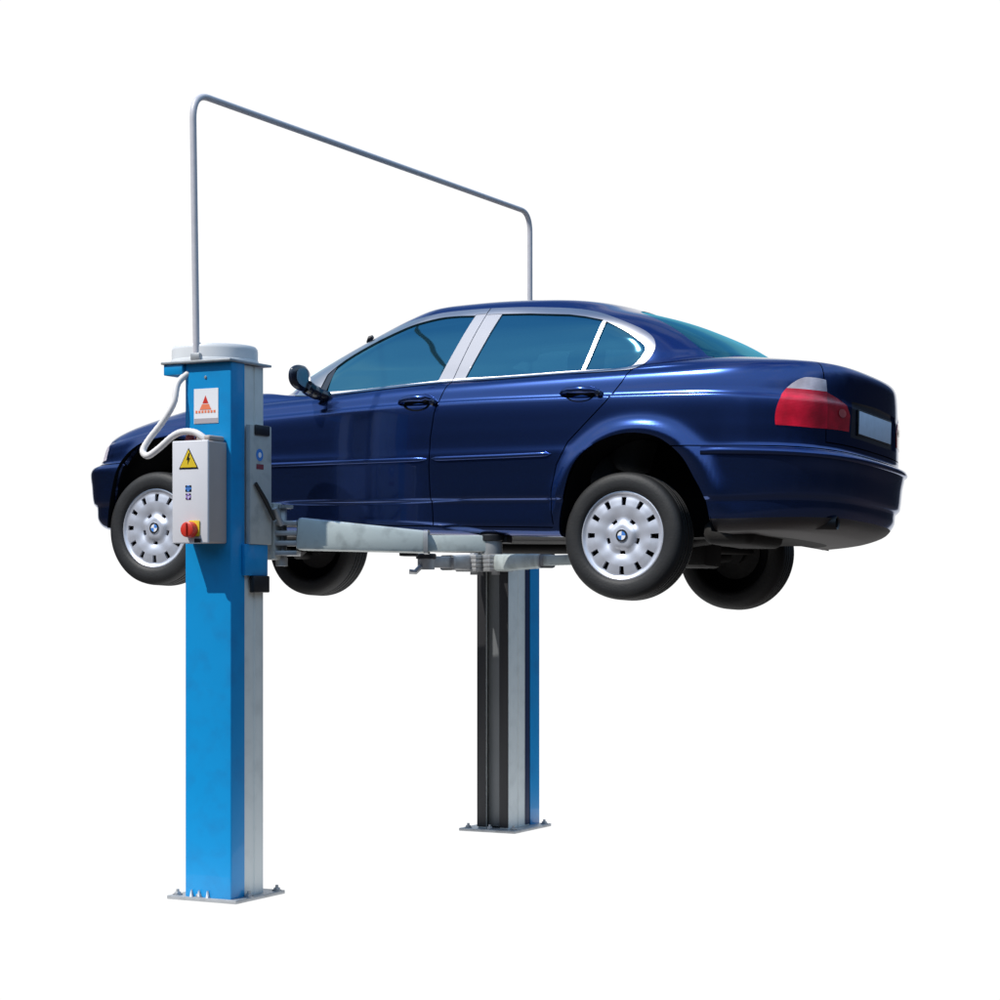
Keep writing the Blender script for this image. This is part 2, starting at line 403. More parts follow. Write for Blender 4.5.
def cut(bm, proj, pts, closed, filt):
    A, B = PROJ[proj]
    segs = list(zip(pts[:-1], pts[1:])) + ([(pts[-1], pts[0])] if closed else [])
    xs = [p[0] for p in pts]; zs = [p[1] for p in pts]
    x0, x1, z0, z1 = min(xs)-.05, max(xs)+.05, min(zs)-.05, max(zs)+.05
    cand = {}
    for f in bm.faces:
        c = f.calc_center_median(); a = A.dot(c); b = B.dot(c)
        if x0 < a < x1 and z0 < b < z1 and filt(c): cand[f] = None
    for (a0, b0), (a1, b1) in segs:
        da, db = a1-a0, b1-b0
        l = math.hypot(da, db)
        if l < 1e-7: continue
        n = (A*db - B*da)/l
        co = None
        nn = n.normalized(); nl = n.length
        cc = (db*a0 - da*b0)/l            # n . p = cc on the plane
        co = nn*(cc/nl)
        lo_a, hi_a, lo_b, hi_b = min(a0, a1)-1e-4, max(a0, a1)+1e-4, min(b0, b1)-1e-4, max(b0, b1)+1e-4
        sel = []
        for f in list(cand):
            if not f.is_valid: del cand[f]; continue
            pa = [A.dot(v.co) for v in f.verts]; pb = [B.dot(v.co) for v in f.verts]
            if max(pa) < lo_a or min(pa) > hi_a or max(pb) < lo_b or min(pb) > hi_b: continue
            sd = [(nn.dot(v.co) - cc/nl) for v in f.verts]
            if min(sd) < -1e-6 and max(sd) > 1e-6: sel.append(f)
        if not sel: continue
        es = {e for f in sel for e in f.edges}; vs = {v for f in sel for v in f.verts}
        r = bmesh.ops.bisect_plane(bm, geom=list(sel)+list(es)+list(vs), dist=1e-6, plane_co=co, plane_no=nn)
        for g in r['geom']:
            if isinstance(g, bmesh.types.BMFace): cand[g] = None
def inside(pt, poly):
    x, y = pt; c = False; j = len(poly)-1
    for i in range(len(poly)):
        xi, yi = poly[i]; xj, yj = poly[j]
        if (yi > y) != (yj > y) and x < (xj-xi)*(y-yi)/(yj-yi)+xi: c = not c
        j = i
    return c
def near_line(pt, pts, closed, d):
    segs = list(zip(pts[:-1], pts[1:])) + ([(pts[-1], pts[0])] if closed else [])
    for (a0, b0), (a1, b1) in segs:
        dx, dy = a1-a0, b1-b0; l2 = dx*dx+dy*dy
        if l2 < 1e-14: continue
        t = ((pt[0]-a0)*dx + (pt[1]-b0)*dy)/l2
        t = min(1, max(0, t))
        if math.hypot(pt[0]-a0-dx*t, pt[1]-b0-dy*t) < d: return True
    return False

# ---------------------------------------------------------------- car
DLO = [(.80,.862),(.90,.857),(1.0,.857),(1.2,.870),(1.416,.886),(1.664,.904),(2.008,.914),(2.362,.929),(2.55,.932),(2.68,.937),(2.745,.948),(2.785,.98),(2.808,1.03),(2.806,1.07),(2.777,1.113),(2.704,1.158),(2.552,1.220),(2.446,1.255),(2.306,1.281),(2.065,1.299),(1.89,1.303),(1.72,1.301),(1.561,1.292),(1.43,1.266),(1.345,1.238),(1.22,1.185),(1.05,1.095),(.90,1.0),(.80,.925)]
GF = [(.945,.877),(1.2,.884),(1.416,.900),(1.655,.917),(1.770,1.265),(1.66,1.268),(1.56,1.262),(1.44,1.236),(1.35,1.203),(1.2,1.133),(1.06,1.05),(.975,.975)]
GR = [(1.808,.926),(2.008,.929),(2.362,.943),(2.449,.945),(2.505,1.206),(2.40,1.230),(2.306,1.246),(2.081,1.262),(1.922,1.267)]
GQ = [(2.470,.946),(2.61,.947),(2.70,.953),(2.735,.975),(2.760,1.02),(2.762,1.048),(2.736,1.080),(2.633,1.145),(2.524,1.197)]
SH_F = [(.60,.845),(.583,.75),(.578,.66),(.59,.52),(.61,.38),(.635,.26),(.655,.19)]
SH_B = [(1.737,.909),(1.71,.83),(1.684,.746),(1.669,.62),(1.668,.47),(1.678,.35),(1.690,.25),(1.695,.19)]
SH_BP = [(1.737,.909),(1.79,1.12),(1.842,1.302)]
SH_R = [(2.725,.943),(2.69,.875),(2.62,.78),(2.52,.68),(2.43,.59),(2.375,.48),(2.352,.36),(2.35,.26),(2.362,.19)]
SH_S = [(.655,.19),(1.2,.186),(1.695,.182),(2.362,.178)]
ARCH_R = spl([(2.392,.0),(2.390,.16),(2.416,.309),(2.462,.465),(2.550,.560),(2.672,.615),(2.789,.628),(2.91,.602),(3.02,.520),(3.085,.420),(3.145,.310),(3.172,.17),(3.176,.0)], 5)
ARCH_F = spl([(-.338,.0),(-.340,.19),(-.325,.341),(-.286,.49),(-.19,.590),(-.064,.642),(.063,.652),(.19,.622),(.30,.545),(.38,.43),(.43,.30),(.445,.16),(.446,.0)], 5)
BUMP_R = [(1.9,.562),(2.5,.564),(3.0,.566),(3.9,.565)]
BUMP_F = [(.9,.520),(.5,.520),(0,.519),(-.9,.518)]
TAIL = spl([(2.676,.663),(2.672,.70),(2.685,.755),(2.725,.815),(2.79,.862),(2.87,.892),(2.96,.897),(3.05,.893)], 4) + [(3.06,.835),(3.16,.815),(3.26,.790),(3.30,.745),(3.29,.668),(3.10,.664),(2.93,.660)]
LID_L = [(-.572,1.10),(-.572,.90),(-.572,.60)]
LID_B = [(-.572,.60),(.05,.60)]
RECESS = [(-.36,.645),(-.345,.815),(.05,.825),(.05,.64)]
BACKL = spl([(2.560,.02),(2.565,-.20),(2.585,-.38),(2.635,-.50),(2.70,-.545),(2.80,-.575),(2.95,-.605),(3.03,-.600),(3.075,-.54),(3.10,-.40),(3.118,-.20),(3.125,.02)], 3)
WINDS = spl([(.52,.02),(.54,-.30),(.60,-.54),(.69,-.66),(.80,-.69),(1.05,-.64),(1.22,-.57),(1.32,-.47),(1.35,-.30),(1.36,.02)], 3)
HEADL = [(.235,.652),(.26,.60),(.25,.545),(.0,.535),(-.30,.535),(-.34,.60),(-.2,.625),(.0,.636)]
HOOD = [(-.615,.02),(-.60,-.30),(-.54,-.52),(-.40,-.64),(0,-.70),(.40,-.735),(.66,-.735),(.60,-.62),(.50,-.40),(.47,.02)]
GRILLE = [(-.24,.565),(-.24,.625),(-.03,.630),(-.03,.560)]
VALC = [(1.9,.212),(2.5,.228),(2.9,.245),(3.3,.258),(3.9,.262)]
VAL = None

DLO = DLO[:8] + spl(DLO[8:27], 3) + DLO[27:]
GF = GF[:4] + spl(GF[4:], 3)
GR = GR[:5] + GR[5:]
GQ = spl(GQ, 4)
def panelize(name, bmsrc, faces, mat, parent, push=0., flange=.012, mirror='own', sharp=55):
    """take faces of the shell as a panel with turned-in edges; y<0 side, mirrored copy on request"""
    idx = {}; verts = []; nrm = []; F = []
    for f in faces:
        ids = []
        for v in f.verts:
            if v.index not in idx:
                idx[v.index] = len(verts); verts.append(v.co + NRM[v.index]*push); nrm.append(NRM[v.index])
            ids.append(idx[v.index])
        F.append(ids)
    if flange:
        ec = {}
        for f in F:
            for a, b in zip(f, f[1:]+f[:1]): ec.setdefault((min(a, b), max(a, b)), []).append((a, b))
        inner = {}
        for k, l in ec.items():
            if len(l) == 1:
                a, b = l[0]
                if abs(verts[a].y) < 1e-4 and abs(verts[b].y) < 1e-4: continue
                for q in (a, b):
                    if q not in inner:
                        inner[q] = len(verts); verts.append(verts[q] - nrm[q]*flange); nrm.append(nrm[q])
                F.append([b, a, inner[a], inner[b]])
    out = []
    vm = [Vector((v.x, -v.y, v.z)) for v in verts]; Fm = [f[::-1] for f in F]
    if mirror == 'join':
        bm = bmesh.new()
        a = [bm.verts.new(v) for v in verts]; b = [bm.verts.new(v) for v in vm]
        for f in F:
            try: bm.faces.new([a[i] for i in f])
            except ValueError: pass
        for f in Fm:
            try: bm.faces.new([b[i] for i in f])
            except ValueError: pass
        seam = [v for v in bm.verts if abs(v.co.y) < 1e-4]
        bmesh.ops.remove_doubles(bm, verts=seam, dist=1e-4)
        me = bpy.data.meshes.new(name); bm.to_mesh(me); bm.free()
        me.materials.append(mat); me.polygons.foreach_set('use_smooth', [True]*len(me.polygons))
        me.set_sharp_from_angle(angle=math.radians(sharp))
        o = bpy.data.objects.new(name, me); COL.objects.link(o); o.parent = parent
        return o
    near, far = (parent if isinstance(parent, tuple) else (parent, parent))
    return (make_obj(name, verts, F, mat, near, sharp=sharp), make_obj(name, vm, Fm, mat, far, sharp=sharp))

def mirror_copy(o, parent):
    me = o.data.copy()
    for v in me.vertices: v.co.y = -v.co.y
    me.flip_normals()
    c = bpy.data.objects.new(o.name.split('.')[0], me); COL.objects.link(c); c.parent = parent
    return c

def build_car():
    global NRM, CAR
    car = bpy.data.objects.new('saloon_car', None); COL.objects.link(car)
    car.location = CAR_T; car.rotation_euler = CAR_R
    car['label'] = 'dark navy blue four-door saloon car raised in the air on the lift arms'
    car['category'] = 'car'
    G = body_grid(); co, F = grid_mesh_data(G)
    bm = bmesh.new()
    vs = [bm.verts.new(c) for c in co]
    for f in F:
        if len({tuple(np.round(co[i], 5)) for i in f}) == 4:
            bm.faces.new([vs[i] for i in f])
        else:
            u = []
            for i in f:
                if all((vs[i].co - vs[j].co).length > 1e-5 for j in u): u.append(i)
            if len(u) == 3: bm.faces.new([vs[i] for i in u])
    bmesh.ops.remove_doubles(bm, verts=bm.verts, dist=2e-5)
    bmesh.ops.recalc_face_normals(bm, faces=bm.faces)
    c = max(bm.faces, key=lambda f: -f.calc_center_median().y)
    if c.normal.y > 0: bmesh.ops.reverse_faces(bm, faces=bm.faces)
    bvh = BVHTree.FromBMesh(bm)
    side = lambda c: c.y < -.48 and c.z > .125
    rear = lambda c: c.x > 3.0 and c.z > .3
    front = lambda c: c.x < .4
    top = lambda c: c.z > .80
    g = .0028
    for proj, pts, closed, filt, gap in (
        ('xz', ARCH_R, True, lambda c: c.y < -.50, 0), ('xz', ARCH_F, True, lambda c: c.y < -.50, 0),
        ('xz', DLO, True, side, 0), ('xz', GF, True, side, 0), ('xz', GR, True, side, 0), ('xz', GQ, True, side, 0),
        ('xz', SH_F, False, side, g), ('xz', SH_B, False, side, g), ('xz', SH_BP, False, side, g*.8), ('xz', SH_R, False, side, g), ('xz', SH_S, False, side, g),
        ('qz', BUMP_R, False, lambda c: c.x > 2.9, g), ('pz', BUMP_F, False, lambda c: c.x < .1, g),
        ('qz', VALC, False, lambda c: c.x > 3.0 and c.z < .35, 0),
        ('qz', TAIL, True, lambda c: c.x > 3.2, 0), ('qz', [(2.6,.838),(3.06,.838)], False, lambda c: c.x > 3.2, 0),
        ('qz', [(3.06,.90),(3.06,.655)], False, lambda c: c.x > 3.2, 0),
        ('yz', LID_L, False, lambda c: c.x > 3.05 and c.z > .58, g), ('yz', LID_B, False, lambda c: c.x > 3.3 and c.z > .5, g),
        ('yz', RECESS, True, lambda c: c.x > 3.4, 0),
        ('xy', BACKL, True, lambda c: c.z > .95, 0), ('xy', WINDS, True, lambda c: c.z > .84, 0),
        ('xy', HOOD, True, lambda c: c.z > .58, g), ('pz', HEADL, True, lambda c: c.x < -.2, 0),
        ('yz', GRILLE, True, lambda c: c.x < -.4, 0)):
        if gap:
            cut(bm, proj, offset_poly(pts, gap, closed), closed, filt)
            cut(bm, proj, offset_poly(pts, -gap, closed), closed, filt)
        else: cut(bm, proj, pts, closed, filt)
    bm.verts.index_update(); bm.faces.index_update(); bm.normal_update()
    NRM = [v.normal.copy() for v in bm.verts]
    for v in bm.verts:
        if abs(v.co.y) < 1e-4: n = NRM[v.index]; n.y = 0; n.normalize()
    cat = {}
    def add(k, f): cat.setdefault(k, []).append(f)
    door_f = SH_F + SH_S[1:3] + SH_B[::-1] + [(1.70, .93), (.9, .93)]
    i_b = SH_S.index((1.695,.182))
    door_f = SH_F + [(1.2,.186),(1.695,.182)] + SH_B[::-1]
    door_r = SH_B + [(1.695,.182),(2.362,.178)] + SH_R[::-1]
    def bp_side(x, z):                       # which side of the centre line of the middle pillar
        return x - np.interp(z, [.909, 1.12, 1.302], [1.737, 1.79, 1.842])
    for f in bm.faces:
        c = f.calc_center_median(); x, y, z = c
        if f.calc_area() < 1e-10: continue
        if y < -.50 and (inside((x, z), ARCH_R) or inside((x, z), ARCH_F)): continue
        if side(c) and .5 < x < 2.9 and z > .15:
            p = (x, z)
            if z > .85:
                if inside(p, GF): add('gf', f); continue
                if inside(p, GR): add('gr', f); continue
                if inside(p, GQ): add('gq', f); continue
                if inside(p, DLO):
                    if near_line(p, SH_BP, False, g*.8): add('gap', f); continue
                    b = bp_side(x, z)
                    lo = np.interp(z, [.922, 1.265], [1.655, 1.770]); hi = np.interp(z, [.932, 1.267], [1.808, 1.922])
                    if lo < x < hi and .922 < z < 1.27: add('bp_f' if b < 0 else 'bp_r', f); continue
                    add('trim_f' if b < 0 else 'trim_r', f); continue
            if near_line(p, SH_F, False, g) or near_line(p, SH_B, False, g) or near_line(p, SH_R, False, g) or near_line(p, SH_S, False, g): add('gap', f); continue
            if inside(p, door_f): add('door_f', f); continue
            if inside(p, door_r): add('door_r', f); continue
        if x > 2.9 and z > .3:
            q = (x+y, z)
            if z < .60 and near_line(q, BUMP_R, False, g): add('gap', f); continue
            if x > 3.2 and inside(q, TAIL):
                if q[0] < 3.06: add('tail_clear' if z > .838 else 'tail_red', f)
                else: add('tail_in', f)
                continue
            if x > 3.05 and z > .58 and (near_line((y, z), LID_L, False, g) or (x > 3.3 and near_line((y, z), LID_B, False, g))): add('gap', f); continue
            if x > 3.4 and inside((y, z), RECESS): add('recess', f); continue
        if z > .95 and inside((x, y), BACKL): add('backlight', f); continue
        if z > .84 and x < 1.5 and inside((x, y), WINDS): add('windshield', f); continue
        if x > 3.0 and y > -.572 and z > .60 and not (x < 3.16 and z > 1.075):
            # the boot lid starts behind the rear window
            if x > 3.13: add('lid', f); continue
        if x > 2.9 and z < .565:
            add('valance' if z < np.interp(x+y, [a for a, b in VALC], [b for a, b in VALC]) else 'bump_r', f); continue
        if x < .1 and near_line((x-y, z), BUMP_F, False, g) and z < .6: add('gap', f); continue
        if x < 0 and z < .52: add('bump_f', f); continue
        if x < -.2 and inside((x-y, z), HEADL): add('head', f); continue
        if x < -.4 and inside((y, z), GRILLE): add('grille', f); continue
        if z > .58 and x < .8 and near_line((x, y), HOOD, True, g): add('gap', f); continue
        if z > .58 and x < .8 and inside((x, y), HOOD): add('hood', f); continue
        add('body', f)
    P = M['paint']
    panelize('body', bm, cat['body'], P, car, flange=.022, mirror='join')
    panelize('bonnet', bm, cat['hood'], P, car, mirror='join')
    lid = panelize('boot_lid', bm, cat['lid'], P, car, mirror='join')
    panelize('number_plate_recess', bm, cat['recess'], M['gloss_black'], lid, push=-.012, flange=0, mirror='join')
    rb = panelize('rear_bumper', bm, cat['bump_r'], P, car, mirror='join')
    panelize('valance', bm, cat['valance'], M['valance'], rb, mirror='join', flange=.004)
    fb = panelize('front_bumper', bm, cat['bump_f'], P, car, mirror='join')
    panelize('panel_seal', bm, cat['gap'], M['dark'], car, push=-.009, flange=0, mirror='join')
    panelize('rear_window', bm, cat['backlight'], M['rear_glass'], car, push=-.002, flange=0, mirror='join')
    panelize('windscreen', bm, cat['windshield'], M['glass'], car, push=-.002, flange=0, mirror='join')
    panelize('grille', bm, cat['grille'], M['gloss_black'], car, push=-.01, flange=0, mirror='join')
    for hd in panelize('headlight', bm, cat['head'], M['clear_lens'], car, push=.002): pass
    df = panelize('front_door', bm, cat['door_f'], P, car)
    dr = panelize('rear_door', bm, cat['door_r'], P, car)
    panelize('side_window', bm, cat['gf'], M['glass'], df, push=-.005, flange=0)
    panelize('side_window', bm, cat['gr'], M['glass'], dr, push=-.005, flange=0)
    panelize('quarter_window', bm, cat['gq'], M['glass'], dr, push=-.005, flange=0)
    panelize('window_trim', bm, cat['trim_f'], M['chrome'], df, push=.003, flange=.011)
    panelize('window_trim', bm, cat['trim_r'], M['chrome'], dr, push=.003, flange=.011)
    panelize('pillar_cover', bm, cat['bp_f'], M['pillar'], df, push=.001, flange=.010)
    panelize('pillar_cover', bm, cat['bp_r'], M['pillar'], dr, push=.001, flange=.010)
    tl = panelize('tail_light', bm, cat['tail_red'], M['red_lens'], car, push=.004)
    panelize('reversing_lens', bm, cat['tail_clear'], M['clear_lens'], tl, push=.004)
    panelize('inner_lens', bm, cat['tail_in'], M['deep_red'], tl, push=.003)
    bm.free()
    for nm, q0, z0, rq, rz in (('lamp_reflector', 3.205, .748, .040, .020),):
        V = []; n = 28                                   # bright reflectors showing through the lens
        for k in range(n):
            a = 2*PI*k/n; q = q0 + rq*math.cos(a); z = z0 + rz*math.sin(a)
            d = Vector((1, 1, 0)).normalized()            # walk along q = x + y: cast from the corner
            h = bvh.ray_cast(Vector((q/2+2.5, q/2-2.5, z)), Vector((-1, 1, 0)).normalized())
            if h[0]: V.append(h[0] + (h[1] if h[1].dot(Vector((1, -1, 0))) > 0 else -h[1])*.0065)
        if len(V) > 8:
            o = make_obj(nm, V, [tuple(range(len(V)))], M['orange_lens'] if q0 > 3.1 else M['red_lens'], tl[0], smooth=False); mirror_copy(o, tl[1])

    def surf(x, z, y0=-3):                    # point and normal on the near side
        h = bvh.ray_cast(Vector((x, y0, z)), Vector((0, 1, 0)))
        return h[0], (h[1] if h[1].y < 0 else -h[1])
    # rubbing strips along the doors
    def strip(name, x0, x1, zf, parent, mat, h=.024, d=.011):
        n = 24; V = []; F = []
        prof = [(-.5, -.002), (-.5, .5), (-.3, 1.), (.3, 1.), (.5, .5), (.5, -.002)]
        for i in range(n+1):
            x = x0 + (x1-x0)*i/n; z = zf(x); e = min(1, min(i, n-i)/1.5 + .25)
            for a, b in prof:
                p, nn = surf(x, z + a*h*e); V.append(p + nn*(b*d*e if b > 0 else -.002))
        m = len(prof)
        for i in range(n):
            for k in range(m-1): F.append((i*m+k, i*m+k+1, (i+1)*m+k+1, (i+1)*m+k))
        F.append(tuple(range(m))); F.append(tuple(n*m+k for k in range(m))[::-1])
        o = make_obj(name, V, F, mat, parent, sharp=50)
        return o
    zr = lambda x: float(np.interp(x, [.4, .842, 2.061, 2.392], [.488, .497, .524, .534]))
    for (a, b, pr) in ((.47, .575, (car, car)), (.61, 1.658, df), (1.682, 2.345, dr)):
        o = strip('rubbing_strip', a, b, zr, pr[0], P); mirror_copy(o, pr[1])
    # moulding round the rear bumper
    V = []; F = []; prof = [(-.020, -.002), (-.019, .008), (-.010, .015), (.008, .015), (.016, .008), (.018, -.002)]
    angs = [math.radians(a) for a in np.linspace(-77, 77, 110)]
    cnt = 0
    for a in angs:
        d = Vector((math.cos(a), math.sin(a), 0)); flip = d.y > 0
        dd = Vector((d.x, -abs(d.y) if abs(d.y) > 1e-3 else -1e-3, 0))
        for dz, off in prof:
            z = .541 + dz
            h = bvh.ray_cast(Vector((2.92, 0, z)) + dd*3, -dd)
            p = h[0] + dd*off
            V.append(Vector((p.x, -p.y if flip else p.y, p.z)))
        cnt += 1
    m = 6
    for i in range(cnt-1):
        for k in range(m-1): F.append((i*m+k, (i+1)*m+k, (i+1)*m+k+1, i*m+k+1))
    F.append(tuple(range(m))[::-1]); F.append(tuple((cnt-1)*m+k for k in range(m)))
    make_obj('bumper_moulding', V, F, P, rb, sharp=85)
    # door handles
    def handle(xc, zc, parent):
        p, nn = surf(xc, zc)
        mb = MB()                                   # flat dark patch painted for the shaded cup behind the grip
        ring = []
        for k in range(28):
            a = 2*PI*k/28; q, n2 = surf(xc-.005+.078*math.cos(a), zc-.004+.036*math.sin(a)); ring.append(mb.bm.verts.new(q + n2*.0015))
        c = mb.bm.verts.new(p - nn*.0)
        for k in range(28): mb.bm.faces.new((ring[k], ring[(k+1) % 28], c))
        cup = mb.build('handle_cup_shade', M['dark'], parent)
        mb = MB(); pts = []
        for i in range(13):
            t = i/12; x = xc-.115+.225*t; z = zc+.002 + .006*math.sin(t*PI)
            q, n2 = surf(x, z); pts.append(q + n2*(.002+.034*math.sin(t*PI)**.6))
        mb.tube(pts, [.005+.011*math.sin(min(1, max(0, i/12))*PI)**.5 for i in range(13)], 12)
        for v in mb.bm.verts: v.co.z = zc + (v.co.z-zc)*1.15
        grip = mb.build('door_handle', M['gloss_black'] if False else P, parent)
        mb = MB(); q, n2 = surf(xc+.095, zc+.0)
        mb.lathe([(0, -.036), (.010, -.036), (.015, -.030), (.0165, -.01), (.0165, .01)], (q.x, q.y, q.z), 'Y', 18)
        lk = mb.build('door_lock', M['gloss_black'], parent)
        return cup, grip, lk
    for xc, zc, pr in ((1.585, .797, df), (2.488, .822, dr)):
        for o in handle(xc, zc, pr[0]): mirror_copy(o, pr[1])
    # door mirror: housing, glass, foot
    mb = MB()
    bmesh.ops.create_uvsphere(mb.bm, u_segments=28, v_segments=18, radius=1)
    for v in mb.bm.verts:
        x, y, z = v.co
        sg = lambda t, e: math.copysign(abs(t)**e, t)
        x = x*.046 if x < 0 else x*.020
        v.co = Vector((.955 + x - .02*abs(y), -.945 + sg(y, .8)*.088, .928 + sg(z, .8)*.066 - .012*y))
    hs = mb.build('door_mirror', M['gloss_black'], df[0])
    mb = MB(); ring = []
    for k in range(28):
        a = 2*PI*k/28; sg = lambda t, e: math.copysign(abs(t)**e, t)
        ring.append(mb.bm.verts.new((.9735 - .015*abs(math.cos(a)), -.947 + sg(math.cos(a), .8)*.066, .929 + sg(math.sin(a), .8)*.048 - .010*math.cos(a))))
    c = mb.bm.verts.new((.978, -.947, .929))
    for k in range(28): mb.bm.faces.new((ring[k], ring[(k+1) % 28], c))
    gl = mb.build('mirror_glass', M['chrome'], hs)
    mb = MB()
    mb.tube(smooth_path([(.957, -.915, .890), (.968, -.885, .874), (.990, -.850, .860), (1.020, -.800, .846)], 4), [.038]*4+[.036]*4+[.032]*4+[.028], 12)
    ft = mb.build('mirror_foot', M['gloss_black'], hs)
    hs2 = mirror_copy(hs, df[1]); mirror_copy(gl, hs2); mirror_copy(ft, hs2)
    mb = MB()                                                # sail panel at the front corner of the window
    q = [surf(x, z) for x, z in ((.905, .886), (.99, .886), (1.02, 1.02), (.95, .975))]
    A = [mb.bm.verts.new(p + n*.002) for p, n in q]; mb.bm.faces.new(A)
    sp = mb.build('corner_cover', M['gloss_black'], df[0]); mirror_copy(sp, df[1])
    mb = MB(); mb.tube([(1.125, -.60, 1.158), (1.145, -.615, 1.176), (1.160, -.615, 1.184)], [.012, .015, .010], 10)
    mb.build('pillar_clip', M['black'], car)
    # number plate
    h = bvh.ray_cast(Vector((5, -.1, .72)), Vector((-1, 0, 0))); xp = h[0].x
    mb = MB(); mb.box((xp-.016, -.262, .664), (xp-.008, .262, .790), .003)
    fr = mb.build('number_plate_frame', M['black'], lid)
    mb = MB(); mb.box((xp-.012, -.254, .672), (xp-.005, .254, .782), .002)
    mb.build('number_plate', M['plate'], lid)
    # exhaust tip
    mb = MB(); mb.lathe([(.024, .0), (.024, .14), (.031, .145), (.034, .14), (.034, 0)], (3.505, -.43, .232), 'X', 24)
    mb.build('exhaust_tip', M['black'], car)
    mb = MB(); mb.lathe([(0, .10), (.0245, .10)], (3.505, -.43, .232), 'X', 24); mb.build('exhaust_bore', M['dark'], car)
    # wheel housings
    for nm, arch in (('rear', ARCH_R), ('front', ARCH_F)):
        V = []; F = []; n = len(arch)
        cxm = sum(a for a, b in arch)/n
        arch2 = offset_poly(arch, .004, False)
        cz = .2
        arch2 = [(cxm + (a-cxm)*1.012, b + (.006 if b > .1 else 0)) for a, b in arch]
        for a, b in arch2: V += [(a, -.845, max(b, .165)), (a, -.40, max(b, .165))]
        for i in range(n-1): F.append((2*i, 2*i+1, 2*i+3, 2*i+2))
        F.append(tuple(2*i+1 for i in range(n)))
        o = make_obj('wheel_housing', V, F, M['dark'], car); mirror_copy(o, car)
    # floor pan with openings at the wheels
    mb = MB()
    r0 = G[0]
    for lo, hi in ((3.185, 9), (-9, -.345)):
        q = [p for p in r0 if lo < p[0] < hi and p[1] < -1e-4]
        vv = [(mb.bm.verts.new((p[0], p[1], p[2])), mb.bm.verts.new((p[0], -p[1], p[2]))) for p in q]
        for a, b in zip(vv[:-1], vv[1:]): mb.bm.faces.new((a[0], b[0], b[1], a[1]))
    xsn = [-.35, -.1, .2, .46, .9, 1.4, 1.9, 2.38, 2.6, 2.8, 3.0, 3.19]
    ysn = [-.622, -.40, 0, .40, .622]
    zf = lambda x: float(np.interp(x, [-.7, 0, 1, 2.6, 3.1, 3.7], [.20, .175, .165, .155, .165, .175]))
    gv = {(i, j): mb.bm.verts.new((x, y, zf(x) + 0*(i % 2))) for i, x in enumerate(xsn) for j, y in enumerate(ysn)}
    for i in range(len(xsn)-1):
        xm = (xsn[i]+xsn[i+1])/2
        for j in range(4):
            if j in (0, 3) and (2.38 < xm < 3.19 or -.35 < xm < .46): continue
            mb.bm.faces.new((gv[i, j], gv[i+1, j], gv[i+1, j+1], gv[i, j+1]))
    mb.build('floor_pan', M['under'], car)
    # running gear seen from below
    mb = MB()
    mb.tube(smooth_path([(2.30, -.50, .13), (2.5, -.46, .08), (2.70, -.62, .12)], 5), .03)
    mb.tube(smooth_path([(2.30, .50, .13), (2.5, .46, .08), (2.70, .62, .12)], 5), .03)
    mb.tube([(2.62, -.66, .13), (2.66, -.25, .10), (2.66, .25, .10), (2.62, .66, .13)], .024)
    mb.tube([(2.80, -.66, .15), (2.78, -.2, .13), (2.78, .2, .13), (2.80, .66, .15)], .02)
    mb.box((2.52, -.12, .03), (2.86, .12, .20), .03)
    mb.build('rear_axle', M['under'], car)
    for sy in (-1, 1):
        mb = MB(); mb.tube([(2.66, sy*.52, .10), (2.74, sy*.50, .32)], .022)
        mb.tube([(2.74, sy*.50, .25), (2.76, sy*.49, .42)], .035); mb.build('shock_absorber', M['black'], car)
    mb = MB()
    for sy in (-1, 1): mb.tube([(.25, sy*.20, .12), (.06, sy*.42, .09), (-.02, sy*.66, .10)], .026)
    mb.tube([(-.12, -.6, .13), (-.12, .6, .13)], .016)
    mb.build('front_axle', M['under'], car)
    mb = MB()
    mb.tube(smooth_path([(.6, .05, .13), (1.4, .05, .12), (2.3, -.05, .12), (2.9, -.2, .16), (3.05, -.36, .20)], 5), .026)
    mb.box((3.02, -.58, .12), (3.28, -.12, .235), .045, seg=4)
    mb.build('exhaust', M['under'], car)
    # sill jacking points
    for x in (.62, 2.03):
        for sy in (-1, 1): MB().box((x-.05, sy*.76-.03, .105), (x+.05, sy*.76+.03, .15), .006).build('jacking_block', M['black'], car)
    # cabin
    mb = MB()
    for sy in (-.36, .36):
        r = Matrix.Rotation(math.radians(14), 3, 'Y')
        mb.box((1.25, sy-.24, .38), (1.78, sy+.24, .55), .05, seg=3)
        mb.box((1.72, sy-.24, .48), (1.86, sy+.24, 1.03), .05, r, (1.78, sy, .5), 3)
    st = mb.build('front_seats', M['interior'], car)
    for sy in (-.36, .36): MB().box((1.86, sy-.12, 1.07), (1.96, sy+.12, 1.21), .04, seg=3).build('headrest', M['interior'], st)
    mb = MB(); mb.box((2.0, -.62, .40), (2.55, .62, .56), .05, seg=3); mb.box((2.5, -.60, .5), (2.66, .60, 1.0), .05, Matrix.Rotation(math.radians(16), 3, 'Y'), (2.5, 0, .5), 3)
    mb.build('rear_seat', M['interior'], car)
    mb = MB(); mb.box((.72, -.70, .62), (1.02, .70, .86), .06, seg=4); mb.build('dashboard', M['interior'], car)
    mb = MB()
    pts = [Vector((1.18 + .05*math.sin(a), -.36 + .18*math.cos(a), .83 + .17*math.sin(a))) for a in np.linspace(0, 2*PI, 33)]
    mb.tube(pts, .014, 8, cap=False); mb.build('steering_wheel', M['black'], car)
    # wheels
    RIM = .215; RT = .306
    def make_wheel(cx, cy, cz, flip):
        w = bpy.data.objects.new('wheel', None); COL.objects.link(w); w.parent = car
        w.location = (cx, cy, cz); w.rotation_euler = (0, math.radians(WHEEL_SPIN), PI if flip else 0)
        return w
    prof = [(.205, -.070), (.213, -.083), (.220, -.0925), (.236, -.0965), (.262, -.0985), (.284, -.0945), (.297, -.0855), (.3035, -.074), (.3055, -.060)]
